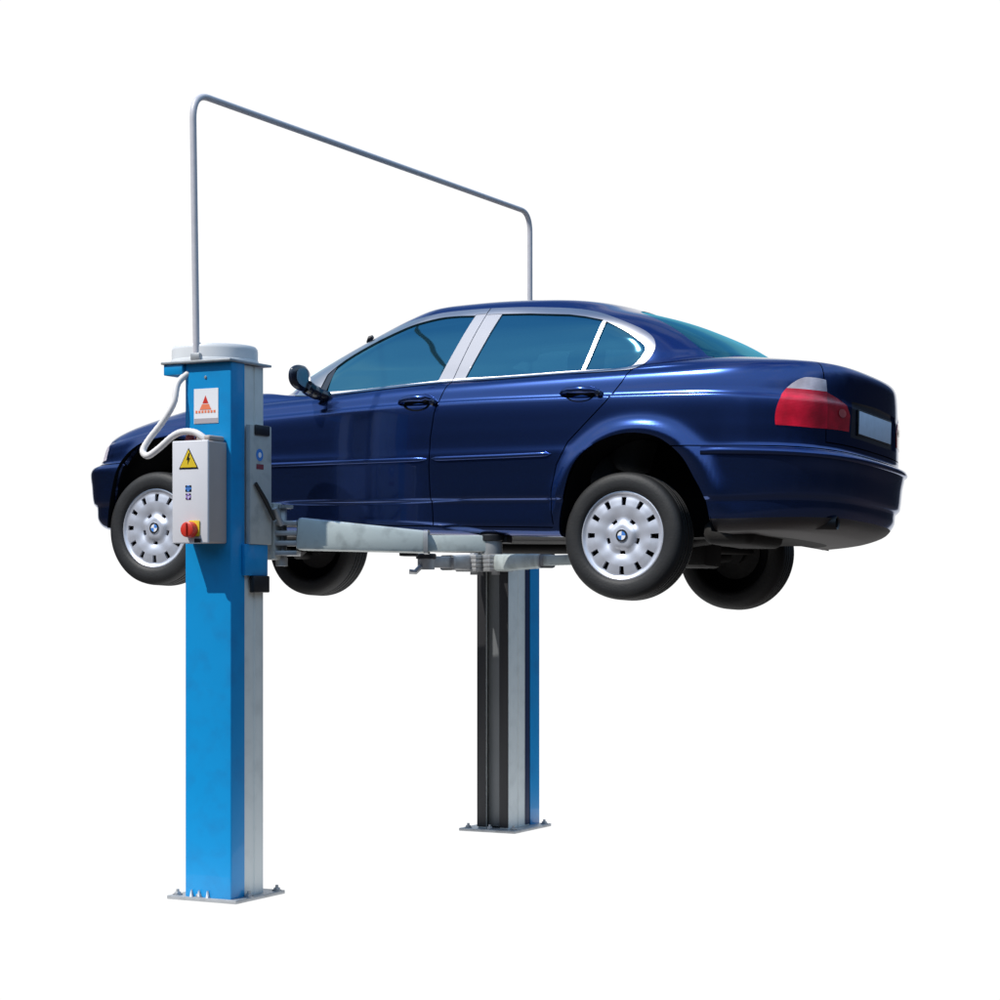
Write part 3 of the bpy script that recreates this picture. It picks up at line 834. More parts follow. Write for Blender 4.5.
    for yy in (-.045, -.018, .018, .045): prof += [(.3062, yy-.005), (.299, yy-.003), (.299, yy+.003), (.3062, yy+.005)]
    prof += [(.3055, .060), (.3035, .074), (.297, .0855), (.284, .0945), (.262, .0985), (.236, .0965), (.220, .0925), (.213, .083), (.205, .07)]
    # cover
    na = 180
    rr = [.0, .018, .030, .0315, .045, .055, .066, .071, .080, .088, .094, .104, .120, .136, .146, .150, .166, .181, .185, .192, .199, .203, .208, .213, .217, .217]
    hh = [.012, .0118, .011, .009, .0085, .006, -.002, -.006, -.008, -.008, -.006, -.002, .001, .002, .002, .0015, .0, -.002, -.003, -.003, -.001, .003, .006, .005, .0, -.012]
    def cover():
        bm2 = bmesh.new(); R = []
        for r, h in zip(rr, hh):
            if r == 0: R.append([bm2.verts.new((0, -.078-h, 0))]); continue
            ring = []
            for k in range(na):
                a = 2*PI*k/na
                lobe = .5+.5*math.cos(5*(a-PI/2+PI/5*0))
                dh = 0
                if .05 < r < .115: dh = .007*lobe*math.exp(-((r-.078)/.022)**2)
                fin = .0010*math.cos(12*(a-PI/2))*smooth(r, .10, .14)*(1-smooth(r, .185, .2))
                ring.append(bm2.verts.new((r*math.cos(a), -.078-h-dh+fin, r*math.sin(a))))
            R.append(ring)
        def hole(i, k):
            r = (rr[i]+rr[i+1])/2; kk = (k - na//4) % (na//12)
            if .146 < r < .185 and (kk < 2 or kk >= na//12-2): return True
            k5 = (k - na//4 - 18) % 36
            if .071 < r < .088 and (k5 < 5 or k5 >= 31): return True
            return False
        for i in range(len(rr)-1):
            A, B = R[i], R[i+1]
            for k in range(na):
                if len(A) == 1: bm2.faces.new((A[0], B[k], B[(k+1) % na])); continue
                if hole(i, k): continue
                bm2.faces.new((A[k], B[k], B[(k+1) % na], A[(k+1) % na]))
        be = [e for e in bm2.edges if e.is_boundary and max((v.co.x**2+v.co.z**2)**.5 for v in e.verts) < .2]
        ex = bmesh.ops.extrude_edge_only(bm2, edges=be)
        bmesh.ops.translate(bm2, verts=[v for v in ex['geom'] if isinstance(v, bmesh.types.BMVert)], vec=(0, .014, 0))
        m = MB(); m.bm.free(); m.bm = bm2
        return m
    protos = None
    for cx, cy, cz, flip in ((-.040, -.742, .166, False), (2.716, -.742, .142, False), (.0, .742, .166, True), (2.69, .742, .142, True)):
        w = make_wheel(cx, cy, cz, flip)
        if protos is None:
            mb = MB(); mb.lathe(prof, (0, 0, 0), 'Y', 96); ty = mb.build('tyre', M['rubber'], w, sharp=45)
            cv = cover().build('wheel_cover', M['cap'], w, sharp=40)
            mb = MB(); mb.lathe([(0, -.052), (.205, -.052), (.212, -.06), (.208, .08), (.19, .06), (.16, .02), (.12, -.01), (0, -.02)], (0, 0, 0), 'Y', 64)
            rm = mb.build('rim', M['dark'], w)
            mb = MB(); mb.lathe([(0, .015), (.14, .015), (.14, .0), (.06, -.0), (.06, .05), (0, .05)], (0, 0, 0), 'Y', 40); dk = mb.build('brake_disc', M['under'], w)
            mb = MB(); mb.lathe([(.0205, -.0915), (.030, -.0915), (.030, -.088)], (0, 0, 0), 'Y', 36); b1 = mb.build('badge_ring', M['black'], cv)
            bs = []
            for mat, a0 in ((M['sign_blue'], 0), (M['sticker'], 1), (M['sign_blue'], 2), (M['sticker'], 3)):
                mb = MB(); c0 = mb.bm.verts.new((0, -.0918, 0)); rg = [mb.bm.verts.new((.0205*math.cos(PI/2*a0+PI/2*k/8), -.0918, .0205*math.sin(PI/2*a0+PI/2*k/8))) for k in range(9)]
                for k in range(8): mb.bm.faces.new((c0, rg[k], rg[k+1]))
                bs.append(mb.build('badge_quarter', mat, cv))
            protos = (ty, cv, rm, dk, [b1]+bs)
        else:
            ty, cv, rm, dk, bb = protos
            for o in (ty, cv, rm, dk):
                c = o.copy(); COL.objects.link(c); c.parent = w
                if o is cv:
                    for b in bb: d = b.copy(); COL.objects.link(d); d.parent = c
    return car
WHEEL_SPIN = 0

# ---------------------------------------------------------------- lift
def fillet_box(name, lo, hi, mat, parent, bevel=.004): return MB().box(lo, hi, bevel).build(name, mat, parent)
def ring_pts(cx, cz, r, n=24): return [(cx + r*math.cos(2*PI*k/n), cz + r*math.sin(2*PI*k/n)) for k in range(n)]

def build_lift():
    L = bpy.data.objects.new('two_post_lift', None); COL.objects.link(L)
    L.location = (-5.9, 8.3, 0)
    L['label'] = 'blue and grey two-post car lift with an overhead pipe, standing on the white floor'
    L['category'] = 'car lift'
    bpy.context.view_layer.update()
    inv = Matrix.Translation((5.9, -8.3, 0))
    made = []
    def fin(o, parent=None):
        o.parent = parent or L
        if parent is None: o.data.transform(inv)
        else: o.data.transform(inv)
        return o
    H = 2.590
    def post(x0, x1, yo, yi, sgn, blue_d, name_mat):
        """yo = outer face, yi = inner face, sgn=+1 if inner is at larger y"""
        mb = MB()
        # blue cover sheet: U profile folded from plate
        t = .006
        a, b = (yo, yo + sgn*blue_d)
        lo, hi = min(a, b), max(a, b)
        pr = [(x0, b), (x0, a), (x1, a), (x1, b), (x1-t, b), (x1-t, a+sgn*t), (x0+t, a+sgn*t), (x0+t, b)]
        A = [mb.bm.verts.new((p[0], p[1], .022)) for p in pr]; B = [mb.bm.verts.new((p[0], p[1], H)) for p in pr]
        n = len(pr)
        for i in range(n): mb.bm.faces.new((A[i], A[(i+1) % n], B[(i+1) % n], B[i]))
        mb.bm.faces.new(A[::-1]); mb.bm.faces.new(B)
        es = [e for e in mb.bm.edges if abs(e.verts[0].co.z-e.verts[1].co.z) > 1 and min(abs(e.verts[0].co.x-x0), abs(e.verts[0].co.x-x1)) < 1e-5 and abs(e.verts[0].co.y-a) < 1e-5]
        bmesh.ops.bevel(mb.bm, geom=es, offset=.008, segments=4, affect='EDGES', profile=.5)
        P = mb.build('post', M['blue'])
        fin(P)
        # grey column behind it: C section with inward lips and a groove on each flank
        w0, w1 = x0+.008, x1-.008; c = yo + sgn*(blue_d-.01); e = yi; s = sgn
        lip = .055; g = .006
        ym = c + (e-c)*.55
        pr = [(w0, c), (w0, ym-s*.012), (w0+g, ym-s*.006), (w0+g, ym+s*.006), (w0, ym+s*.012), (w0, e), (w0+lip, e), (w0+lip, e-s*.012), (w0+.02, e-s*.012), (w0+.02, c+s*.01),
              (w1-.02, c+s*.01), (w1-.02, e-s*.012), (w1-lip, e-s*.012), (w1-lip, e), (w1, e), (w1, ym+s*.012), (w1-g, ym+s*.006), (w1-g, ym-s*.006), (w1, ym-s*.012), (w1, c)]
        mb = MB()
        A = [mb.bm.verts.new((p[0], p[1], .022)) for p in pr]; B = [mb.bm.verts.new((p[0], p[1], H-.004)) for p in pr]
        n = len(pr)
        for i in range(n): mb.bm.faces.new((A[i], A[(i+1) % n], B[(i+1) % n], B[i]))
        mb.build('column', M['alu'])
        col = bpy.data.objects[-1] if False else None
        return P
    def column_fix(P):
        o = [o for o in COL.objects if o.name.startswith('column') and o.parent is None][-1]
        fin(o, P); return o
    # ---- near post
    P1 = post(-6.012, -5.742, 8.180, 8.462, 1, .112, None); column_fix(P1)
    # ---- far post
    P2 = post(-6.200, -5.975, 11.935, 11.505, -1, .135, None); column_fix(P2)
    # inner of posts
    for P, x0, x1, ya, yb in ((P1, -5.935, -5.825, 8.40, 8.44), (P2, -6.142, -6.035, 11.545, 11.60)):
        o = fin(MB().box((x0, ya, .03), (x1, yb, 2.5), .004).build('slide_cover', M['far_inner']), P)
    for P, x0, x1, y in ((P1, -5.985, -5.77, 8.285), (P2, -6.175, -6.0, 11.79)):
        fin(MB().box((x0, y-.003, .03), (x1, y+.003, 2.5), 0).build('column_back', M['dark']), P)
    fin(MB().box((-5.982, 11.74, .03), (-5.978, 11.801, 2.5), 0).build('cover_shadow', M['blue_dark']), P2)  # shadow beside the blue cover, painted as a dark blue strip
    for x0, x1 in ((-6.198, -6.136), (-6.040, -5.978)):
        fin(MB().box((x0, 11.499, .03), (x1, 11.5045, 2.5), .001).build('slide_track', M['track']), P2)
    # base plates and anchor bolts
    for P, x0, x1, y0, y1, bolts in ((P1, -6.105, -5.700, 8.160, 8.580, ((-6.07, 8.20), (-5.93, 8.0), (-5.722, 8.30), (-5.725, 8.545), (-6.06, 8.54))),
                                     (P2, -6.290, -5.895, 11.43, 11.94, ((-6.25, 11.48), (-6.25, 11.90), (-5.93, 11.48), (-5.925, 11.90), (-6.09, 11.465)))):
        bp = fin(MB().box((x0, y0, .004), (x1, y1, .022), .003).build('base_plate', M['steel']), P)
        for bx, by in bolts:
            by = max(by, y0+.025)
            mb = MB(); mb.lathe([(0, .050), (.007, .050), (.008, .045), (.008, .036)], (bx, by, 0), 'Z', 12)
            mb.lathe([(0, .037), (.016, .037), (.018, .034), (.018, .0215)], (bx, by, 0), 'Z', 6)
            mb.lathe([(.024, .0255), (.024, .0215)], (bx, by, 0), 'Z', 16)
            fin(mb.build('anchor_bolt', M['steel']), P)
    for P, x, y in ((P1, -5.93, 8.172), ):
        for k, dx in enumerate((-.045, .0, .05)):          # small welded gussets at the foot of the cover
            mb = MB(); mb.prism([(0, 0), (.014, 0), (.007, .035)], lambda a, b, h, dx=dx: Vector((x+dx+a, 8.178-h, .022+b)), .012)
            fin(mb.build('gusset', M['white']), P)
    # ---- top of near post: plate, drum, pipe clamp
    tp = fin(MB().box((-6.135, 8.150, 2.592), (-5.728, 8.505, 2.604), .003).build('top_plate', M['steel']), P1)
    fin(MB().box((-6.125, 8.160, 2.540), (-6.014, 8.40, 2.5915), .004).build('plate_bracket', M['blue']), P1)
    dr = fin(MB().lathe([(0, 2.694), (.17, 2.694), (.200, 2.690), (.208, 2.680), (.210, 2.668), (.210, 2.6045), (.0, 2.6045)], (-5.975, 8.375, 0), 'Z', 72).build('drive_cover', M['white']), P1)
    dr2 = fin(MB().lathe([(.2125, 2.622), (.2145, 2.618), (.2145, 2.6055), (.20, 2.6055)], (-5.975, 8.375, 0), 'Z', 72).build('cover_rim', M['white']), P1)
    # far post top
    fin(MB().box((-6.24, 11.50, 2.592), (-5.93, 11.97, 2.604), .003).build('top_plate', M['steel']), P2)
    fin(MB().lathe([(0, 2.694), (.17, 2.694), (.200, 2.690), (.208, 2.680), (.210, 2.668), (.210, 2.6045), (.0, 2.6045)], (-6.08, 11.74, 0), 'Z', 72).build('drive_cover', M['white']), P2)
    # overhead pipe
    pth = arc_path([(-5.940, 8.175, 2.603), (-5.955, 8.165, 3.895), (-6.008, 11.86, 3.93), (-6.008, 11.86, 2.603)], .13, 10)
    fin(MB().tube(pth, .0165, 16).build('overhead_pipe', M['galv']))
    for (x, y, ya) in ((-5.940, 8.17, 8.15),):
        fin(MB().box((x-.024, y-.015, 2.6045), (x+.030, y+.022, 2.640), .006).build('pipe_clamp', M['steel']), P1)
    fin(MB().box((-6.035, 11.835, 2.6045), (-5.98, 11.885, 2.65), .006).build('pipe_clamp', M['steel']), P2)
    # ---- control box on near post
    bx0, bx1, by, bz0, bz1 = -5.968, -5.764, 8.020, 1.722, 2.205
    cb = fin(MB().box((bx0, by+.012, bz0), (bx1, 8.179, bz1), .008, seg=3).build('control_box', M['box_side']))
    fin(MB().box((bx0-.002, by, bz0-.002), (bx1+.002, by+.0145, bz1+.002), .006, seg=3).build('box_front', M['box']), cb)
    fin(MB().box((bx1-.09, by+.03, bz1), (bx1-.01, 8.175, bz1+.028), .010, seg=3).build('cable_duct', M['box_side']), cb)
    # warning triangle
    tri = lambda k, cx, cz: [(cx-.056*k, cz-.045*k), (cx+.056*k, cz-.045*k), (cx, cz+.054*k)]
    cx, cz = -5.872, 2.118
    fin(MB().prism(tri(1., cx, cz), lambda a, b, h: Vector((a, by-.001-h, b)), .0015).build('warning_border', M['gloss_black']), cb)
    fin(MB().prism(tri(.86, cx, cz), lambda a, b, h: Vector((a, by-.003-h, b)), .001).build('warning_sign', M['yellow']), cb)
    bolt = [(.004, .038), (-.012, -.002), (-.001, .001), (-.006, -.028), (.012, .010), (.001, .007), (.010, .036)]
    fin(MB().prism([(cx+a*.85, cz-.002+b*.85) for a, b in bolt], lambda a, b, h: Vector((a, by-.0045-h, b)), .001).build('warning_bolt', M['gloss_black']), cb)
    # small blue and violet mark
    def glyph(name, strokes, mat, par, yy, th=.005):
        mb = MB()
        for (a, b, c, d) in strokes:
            mb.beam((a, yy, b), (c, yy, d), .001, th, bevel=0, up=Vector((0, 1, 0))) if False else mb.box((min(a, c)-th/2, yy-.001, min(b, d)-th/2), (max(a, c)+th/2, yy, max(b, d)+th/2), 0)
        return fin(mb.build(name, mat, smooth=False), par)
    glyph('sticker_mark', [(-5.886, 1.990, -5.862, 1.990), (-5.886, 1.990, -5.886, 1.970), (-5.862, 1.990, -5.862, 1.970), (-5.886, 1.970, -5.862, 1.970), (-5.874, 1.980, -5.874, 1.985)], M['sign_blue'], cb, by-.0015, .009)
    glyph('sticker_mark', [(-5.884, 1.952, -5.864, 1.952), (-5.884, 1.952, -5.884, 1.932), (-5.864, 1.952, -5.864, 1.932), (-5.884, 1.932, -5.864, 1.932)], M['sign_violet'], cb, by-.0015, .008)
    # main switch
    sw = fin(MB().box((-5.868, by-.008, 1.752), (-5.806, by-.001, 1.828), .004).build('switch_plate', M['yellow']), cb)
    fin(MB().lathe([(0, -.040), (.030, -.040), (.036, -.036), (.038, -.008), (.038, 0)], (-5.852, by-.008, 1.784), 'Y', 32).build('switch_knob', M['red']), cb)
    fin(MB().box((-5.858, by-.058, 1.752), (-5.846, by-.046, 1.816), .003).build('switch_grip', M['red']), cb)
    fin(MB().box((-5.835, by-.010, 1.722), (-5.800, by-.001, 1.742), .003).build('switch_hasp', M['black']), cb)
    # cable glands and conduit
    for gx in (-5.915, -5.860):
        mb = MB(); mb.lathe([(0, .036), (.016, .036), (.022, .028), (.022, .012), (.026, .012), (.026, -.002)], (gx, 8.09, bz1+.002), 'Z', 20)
        fin(mb.build('cable_gland', M['maroon']), cb)
    hp = smooth_path([(-5.99, 8.205, 2.56), (-6.030, 8.15, 2.50), (-6.035, 8.12, 2.40), (-6.085, 8.10, 2.31), (-6.155, 8.08, 2.222), (-6.172, 8.06, 2.170), (-6.135, 8.05, 2.145), (-6.070, 8.05, 2.178), (-5.99, 8.05, 2.232),
                      (-5.93, 8.05, 2.252), (-5.865, 8.055, 2.248), (-5.822, 8.06, 2.225), (-5.803, 8.07, 2.205), (-5.800, 8.085, 2.190)], 8)
    rads = [.0155 + .0010*(i % 2) for i in range(len(hp))]
    fin(MB().tube(hp, rads, 12).build('conduit', M['hose']))
    # maker's sticker
    st = fin(MB().box((-5.957, 8.1775, 2.300), (-5.815, 8.1795, 2.468), 0).build('sticker', M['sticker'], smooth=False), P1)
    # emblem: red peak over a wide orange triangle of strokes, grey foot strip
    ex, ez = -5.889, 2.385
    fin(MB().prism([(ex-.017, ez+.012), (ex+.017, ez+.012), (ex, ez+.050)], lambda a, b, h: Vector((a, 8.1772-h, b)), .001).build('emblem_peak', M['red']), P1)
    mb = MB()
    mb.prism([(ex-.034, ez-.018), (ex+.034, ez-.018), (ex+.020, ez+.008), (ex-.020, ez+.008)], lambda a, b, h: Vector((a, 8.1772-h, b)), .001)
    for k in range(7): mb.box((ex-.058+k*.0175, 8.1762, ez-.034), (ex-.047+k*.0175, 8.1772, ez-.022), 0)
    fin(mb.build('emblem', M['orange'], smooth=False), P1)
    fin(MB().box((-5.955, 8.1765, 2.302), (-5.817, 8.1775, 2.325), 0).build('sticker_strip', M['sticker_grey'], smooth=False), P1)
    fin(MB().lathe([(0, -.006), (.006, -.005), (.008, 0)], (-5.89, 8.18, 2.522), 'Y', 14).build('cover_screw', M['steel']), P1)

    # ---- carriages
    C1 = fin(MB().box((-5.741, 8.298, 1.722), (-5.712, 8.480, 2.298), .004).build('carriage', M['carriage']))
    fin(MB().box((-5.985, 8.466, 1.722), (-5.743, 8.500, 2.20), .008).build('carriage_block', M['carriage']), C1)
    fin(MB().box((-5.714, 8.330, 2.250), (-5.703, 8.455, 2.300), .006).build('slider_pad', M['black']), C1)
    fin(MB().box((-5.741, 8.268, 1.570), (-5.722, 8.462, 1.722), .003).build('carriage_skirt', M['blue']), C1)
    fin(MB().box((-5.741, 8.330, 1.488), (-5.712, 8.466, 1.570), .006).build('slider_pad', M['black']), C1)
    # stickers on the carriage
    f = lambda yc, zc: (lambda a, b, h: Vector((-5.7115+h, yc+a, zc+b)))
    fin(MB().prism([(.030*math.cos(t), .030*math.sin(t)) for t in np.linspace(0, 2*PI, 24, endpoint=False)], f(8.375, 2.155), .001).build('round_sticker', M['sign_blue']), C1)
    fin(MB().prism([(-.030, -.012), (.030, -.012), (.030, .012), (-.030, .012)], f(8.378, 2.098), .001).build('red_sticker', M['maroon']), C1)
    fin(MB().prism([(.013*math.cos(t), .013*math.sin(t)) for t in np.linspace(0, 2*PI, 20, endpoint=False)], lambda a, b, h: Vector((-5.7100+h, 8.375+a, 2.155+b)), .001).build('sticker_centre', M['sticker']), C1)
    fin(MB().tube([(-5.700, 8.325, 2.015), (-5.695, 8.40, 1.935), (-5.690, 8.47, 1.845)], [.009, .012, .010], 10).build('release_rod', M['under']), C1)
    fin(MB().tube([(-5.690, 8.470, 1.90), (-5.680, 8.520, 1.82)], .014, 10).build('release_lever', M['steel']), C1)
    C2 = fin(MB().box((-5.976, 11.46, 1.700), (-5.948, 11.68, 2.290), .004).build('carriage', M['carriage']))
    fin(MB().box((-6.19, 11.40, 1.700), (-5.96, 11.498, 2.18), .008).build('carriage_block', M['carriage']), C2)

    # ---- swing arms
    def arm(hinge, mid, tip, w0, w1, h0a, h0b, ht, padz, mat=None, lever=True, side=1):
        """hinge, mid, tip: plan points; h0a/h0b z range at hinge and mid"""
        mat = mat or M['arm']
        hx, hy = hinge; mx, my = mid; tx, ty = tip
        za = (h0a[0]+h0a[1])/2; zb = (h0b[0]+h0b[1])/2
        A = MB().beam((hx, hy, za), (mx, my, zb), w0, h0a[1]-h0a[0], w1, h0b[1]-h0b[0], bevel=.022).build('swing_arm', mat)
        fin(A)
        d = Vector((mx-hx, my-hy, 0)).normalized(); n = Vector((-d.y, d.x, 0))
        zc = (ht[0]+ht[1])/2
        p = Vector((mx, my, zc)) - d*.10; q = Vector((tx, ty, zc))
        fin(MB().beam(p, q, w1*.72, ht[1]-ht[0], bevel=.006).build('arm_extension', mat), A)
        e = Vector((mx, my, zb))
        fin(MB().beam(e-d*.012, e+d*.006, w1+.008, h0b[1]-h0b[0]+.008, bevel=.02).build('arm_collar', M['steel']), A)
        fin(MB().lathe([(0, ht[1]+.004), (.052, ht[1]+.004), (.052, ht[0]-.012), (0, ht[0]-.012)], (tx, ty, 0), 'Z', 28).build('pad_holder', M['steel']), A)
        fin(MB().lathe([(0, padz-.035), (.024, padz-.035), (.024, ht[1]), (0, ht[1])], (tx, ty, 0), 'Z', 20).build('pad_screw', M['steel']), A)
        fin(MB().lathe([(0, padz), (.056, padz), (.062, padz-.006), (.062, padz-.030), (.045, padz-.036), (0, padz-.036)], (tx, ty, 0), 'Z', 32).build('lifting_pad', M['black']), A)
        return A, d, n
    # near rear arm
    A1, d, n = arm((-5.66, 8.638), (-5.075, 8.90), (-4.800, 9.060), .165, .115, (1.698, 1.860), (1.682, 1.792), (1.690, 1.770), 1.776)
    # hinge: three knuckles and pin
    def hinge(cx, cy, z0, z1, par, dirv, back):
        for k in range(4):
            za = z0 + (z1-z0)*k/3.999
            mb = MB()
            a = Vector((cx, cy, za+.011)); mb.beam(a - dirv*back, a + dirv*.085, .150, .024, .165, .024, bevel=.004)
            fin(mb.build('hinge_plate', M['steel']), par)
        fin(MB().lathe([(0, z1+.040), (.022, z1+.040), (.026, z1+.034), (.026, z0-.020), (.0, z0-.020)], (cx, cy, 0), 'Z', 20).build('hinge_pin', M['steel']), par)
    hinge(-5.735, 8.602, 1.672, 1.868, C1, Vector((.90, .43, 0)).normalized(), .07)
    fin(MB().box((-5.80, 8.515, 1.650), (-5.722, 8.590, 1.930), .008).build('hinge_bracket', M['carriage']), C1)
    # toothed arm lock above the hinge
    mb = MB()
    gear = []
    for k in range(48):
        a = 2*PI*k/48; r = .058 if k % 2 else .050; gear.append((r*math.cos(a), r*math.sin(a)))
    mb.prism(gear, lambda a, b, h: Vector((-5.735+a, 8.602+b, 1.905+h)), .016)
    fin(mb.build('arm_lock_gear', M['steel']), C1)
    fin(MB().tube([(-5.735, 8.602, 1.66), (-5.735, 8.602, 1.62)], .03, 16).build('pin_nut', M['steel']), C1)
    # near front arm (towards the front of the car)
    A2, d2, n2 = arm((-6.03, 8.62), (-6.16, 8.82), (-6.27, 9.10), .15, .115, (1.700, 1.850), (1.690, 1.800), (1.700, 1.765), 1.782)
    hinge(-5.99, 8.590, 1.690, 1.845, C1, Vector((-.5, .8, 0)).normalized(), .03)
    # far arms
    A3, d3, n3 = arm((-5.96, 11.36), (-5.45, 10.98), (-4.88, 10.62), .13, .10, (1.630, 1.735), (1.645, 1.725), (1.655, 1.715), 1.728)
    hinge(-6.00, 11.375, 1.630, 1.735, C2, Vector((.8, -.6, 0)).normalized(), .03)
    A4, d4, n4 = arm((-6.17, 11.36), (-6.22, 11.16), (-6.27, 10.98), .13, .11, (1.635, 1.738), (1.640, 1.725), (1.650, 1.720), 1.735, mat=M['steel'])
    hinge(-6.15, 11.375, 1.630, 1.735, C2, Vector((-.2, -1, 0)).normalized(), .03)
    fin(MB().tube([(-6.28, 10.93, 1.655), (-6.30, 10.90, 1.622), (-6.33, 10.88, 1.625)], .016, 10).build('pin_handle', M['steel']), A4)
    return L

# ---------------------------------------------------------------- setting, light, camera
def build_setting():
    m, nt, out = new_mat('glowing_white_floor')
    e = nt.nodes.new('ShaderNodeEmission'); e.inputs[0].default_value = (1, 1, 1, 1); e.inputs[1].default_value = 1.0  # floor itself glows white, so no cast shadows show on it
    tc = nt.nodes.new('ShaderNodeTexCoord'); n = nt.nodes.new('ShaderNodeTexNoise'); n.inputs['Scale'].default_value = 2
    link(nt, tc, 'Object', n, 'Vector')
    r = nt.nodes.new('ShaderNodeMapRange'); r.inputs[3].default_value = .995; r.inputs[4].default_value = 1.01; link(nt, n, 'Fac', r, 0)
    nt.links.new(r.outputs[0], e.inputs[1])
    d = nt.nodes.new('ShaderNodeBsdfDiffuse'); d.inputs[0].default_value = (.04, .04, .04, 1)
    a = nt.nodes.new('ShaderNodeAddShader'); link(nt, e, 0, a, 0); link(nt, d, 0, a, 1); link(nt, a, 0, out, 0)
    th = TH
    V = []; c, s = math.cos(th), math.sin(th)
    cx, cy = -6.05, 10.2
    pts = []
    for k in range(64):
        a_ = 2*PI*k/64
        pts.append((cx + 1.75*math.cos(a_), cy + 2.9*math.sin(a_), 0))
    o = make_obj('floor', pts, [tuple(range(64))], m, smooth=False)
    o['kind'] = 'structure'

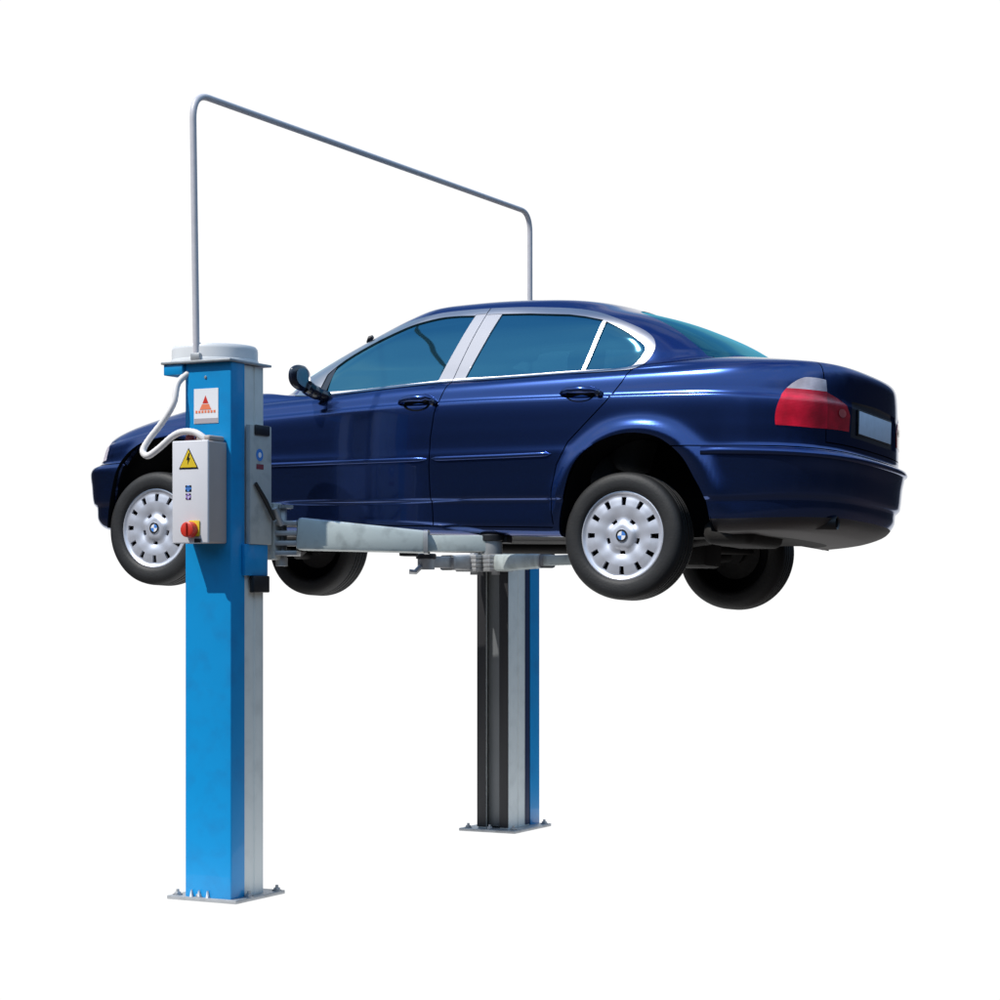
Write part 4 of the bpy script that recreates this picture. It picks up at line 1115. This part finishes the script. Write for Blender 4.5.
def build_world():
    w = bpy.data.worlds.new('World'); scene.world = w; w.use_nodes = True
    nt = w.node_tree; nt.nodes.clear()
    out = nt.nodes.new('ShaderNodeOutputWorld'); bg = nt.nodes.new('ShaderNodeBackground'); nt.links.new(bg.outputs[0], out.inputs[0])
    tc = nt.nodes.new('ShaderNodeTexCoord')
    sx = nt.nodes.new('ShaderNodeSeparateXYZ'); nt.links.new(tc.outputs['Generated'], sx.inputs[0])
    # skyline of trees and sheds all round the yard
    n = nt.nodes.new('ShaderNodeTexNoise'); n.inputs['Scale'].default_value = 5; n.inputs['Detail'].default_value = 5
    nt.links.new(tc.outputs['Generated'], n.inputs['Vector'])
    m1 = nt.nodes.new('ShaderNodeMath'); m1.operation = 'MULTIPLY_ADD'; m1.inputs[1].default_value = .18; m1.inputs[2].default_value = -.09
    nt.links.new(n.outputs['Fac'], m1.inputs[0])
    m2 = nt.nodes.new('ShaderNodeMath'); m2.operation = 'ADD'; nt.links.new(sx.outputs[2], m2.inputs[0]); nt.links.new(m1.outputs[0], m2.inputs[1])
    mr = nt.nodes.new('ShaderNodeMapRange'); mr.inputs[1].default_value = -1; mr.inputs[2].default_value = 1; nt.links.new(m2.outputs[0], mr.inputs[0])
    cr = nt.nodes.new('ShaderNodeValToRGB'); nt.links.new(mr.outputs[0], cr.inputs[0])
    E = cr.color_ramp.elements
    stops = WORLD_STOPS
    while len(E) < len(stops): E.new(.5)
    for el, (p, col) in zip(E, stops): el.position = (p+1)/2; el.color = (*col, 1)
    # white region put into the sky behind the lift, no backdrop stands there
    def mth(op, a, b=None, c=None):
        q = nt.nodes.new('ShaderNodeMath'); q.operation = op
        for i, t in enumerate((a, b, c)):
            if t is None: continue
            if isinstance(t, (int, float)): q.inputs[i].default_value = t
            else: nt.links.new(t, q.inputs[i])
        return q.outputs[0]
    def dot(v):
        q = nt.nodes.new('ShaderNodeVectorMath'); q.operation = 'DOT_PRODUCT'; q.inputs[1].default_value = v
        nt.links.new(tc.outputs['Generated'], q.inputs[0]); return q.outputs['Value']
    fw = mth('MAXIMUM', dot((-math.sin(TH), math.cos(TH), 0)), .001)
    aa = mth('ABSOLUTE', mth('DIVIDE', dot((math.cos(TH), math.sin(TH), 0)), fw))
    bb = mth('DIVIDE', sx.outputs[2], fw)
    def ss(v, lo, hi):
        q = nt.nodes.new('ShaderNodeMapRange'); q.interpolation_type = 'SMOOTHSTEP'
        q.inputs[1].default_value = lo; q.inputs[2].default_value = hi
        nt.links.new(v, q.inputs[0]); return q.outputs[0]
    fa = mth('SUBTRACT', 1., ss(aa, .48, .58))
    fu = mth('SUBTRACT', 1., ss(bb, .44, .58))
    fd = ss(bb, -.46, -.34)
    ms = mth('MULTIPLY', mth('MULTIPLY', fa, fu), fd)
    mx = nt.nodes.new('ShaderNodeMix'); mx.data_type = 'RGBA'; mx.inputs[7].default_value = (1.03, 1.03, 1.03, 1)
    # thin bright cloud out of view, added to break up the reflections
    mp = nt.nodes.new('ShaderNodeMapping'); mp.inputs['Scale'].default_value = (1.2, 1.2, 3.2); nt.links.new(tc.outputs['Generated'], mp.inputs[0])
    cn = nt.nodes.new('ShaderNodeTexNoise'); cn.inputs['Scale'].default_value = 1.9; cn.inputs['Detail'].default_value = 4; nt.links.new(mp.outputs[0], cn.inputs['Vector'])
    cf = mth('MULTIPLY', mth('MULTIPLY', ss(cn.outputs['Fac'], .46, .68), ss(sx.outputs[2], .25, .45)), .55)
    cm = nt.nodes.new('ShaderNodeMix'); cm.data_type = 'RGBA'; cm.inputs[7].default_value = (1.0, 1.02, 1.05, 1)
    nt.links.new(cf, cm.inputs[0]); nt.links.new(cr.outputs[0], cm.inputs[6])
    nt.links.new(ms, mx.inputs[0]); nt.links.new(cm.outputs[2], mx.inputs[6])
    nt.links.new(mx.outputs[2], bg.inputs[0]); bg.inputs[1].default_value = 1.0
WORLD_STOPS = [(-1, (.10, .09, .085)), (-.25, (.085, .08, .08)), (-.02, (.030, .034, .04)), (.15, (.016, .021, .030)), (.25, (.07, .12, .22)), (.40, (.46, .70, 1.0)), (.70, (.42, .70, 1.02)), (.83, (.18, .42, .80)), (1, (.07, .22, .62))]
SUN_DIR = Vector((-.30, -.527, .79)).normalized()

def build_light_camera():
    l = bpy.data.lights.new('sun', 'SUN'); l.energy = 4.2; l.angle = math.radians(.6); l.color = (1, .96, .90)
    o = bpy.data.objects.new('sun', l); COL.objects.link(o)
    o.rotation_euler = (-SUN_DIR).to_track_quat('-Z', 'Y').to_euler()
    o.location = (-8, 0, 9)
    cd = bpy.data.cameras.new('camera'); cam = bpy.data.objects.new('camera', cd); COL.objects.link(cam)
    cam.location = (0, 0, CAMZ); cam.rotation_euler = (PI/2, 0, TH)
    cd.sensor_width = 36; cd.lens = FPX/1000*36; cd.shift_y = (HY-500)/1000; cd.clip_end = 500
    scene.camera = cam
    scene.view_settings.view_transform = 'Standard'; scene.view_settings.look = 'None'; scene.view_settings.exposure = 0

import time
t0 = time.time()
setup_materials()
build_car()
print('car', round(time.time()-t0, 1))
build_lift()
build_setting(); build_world(); build_light_camera()
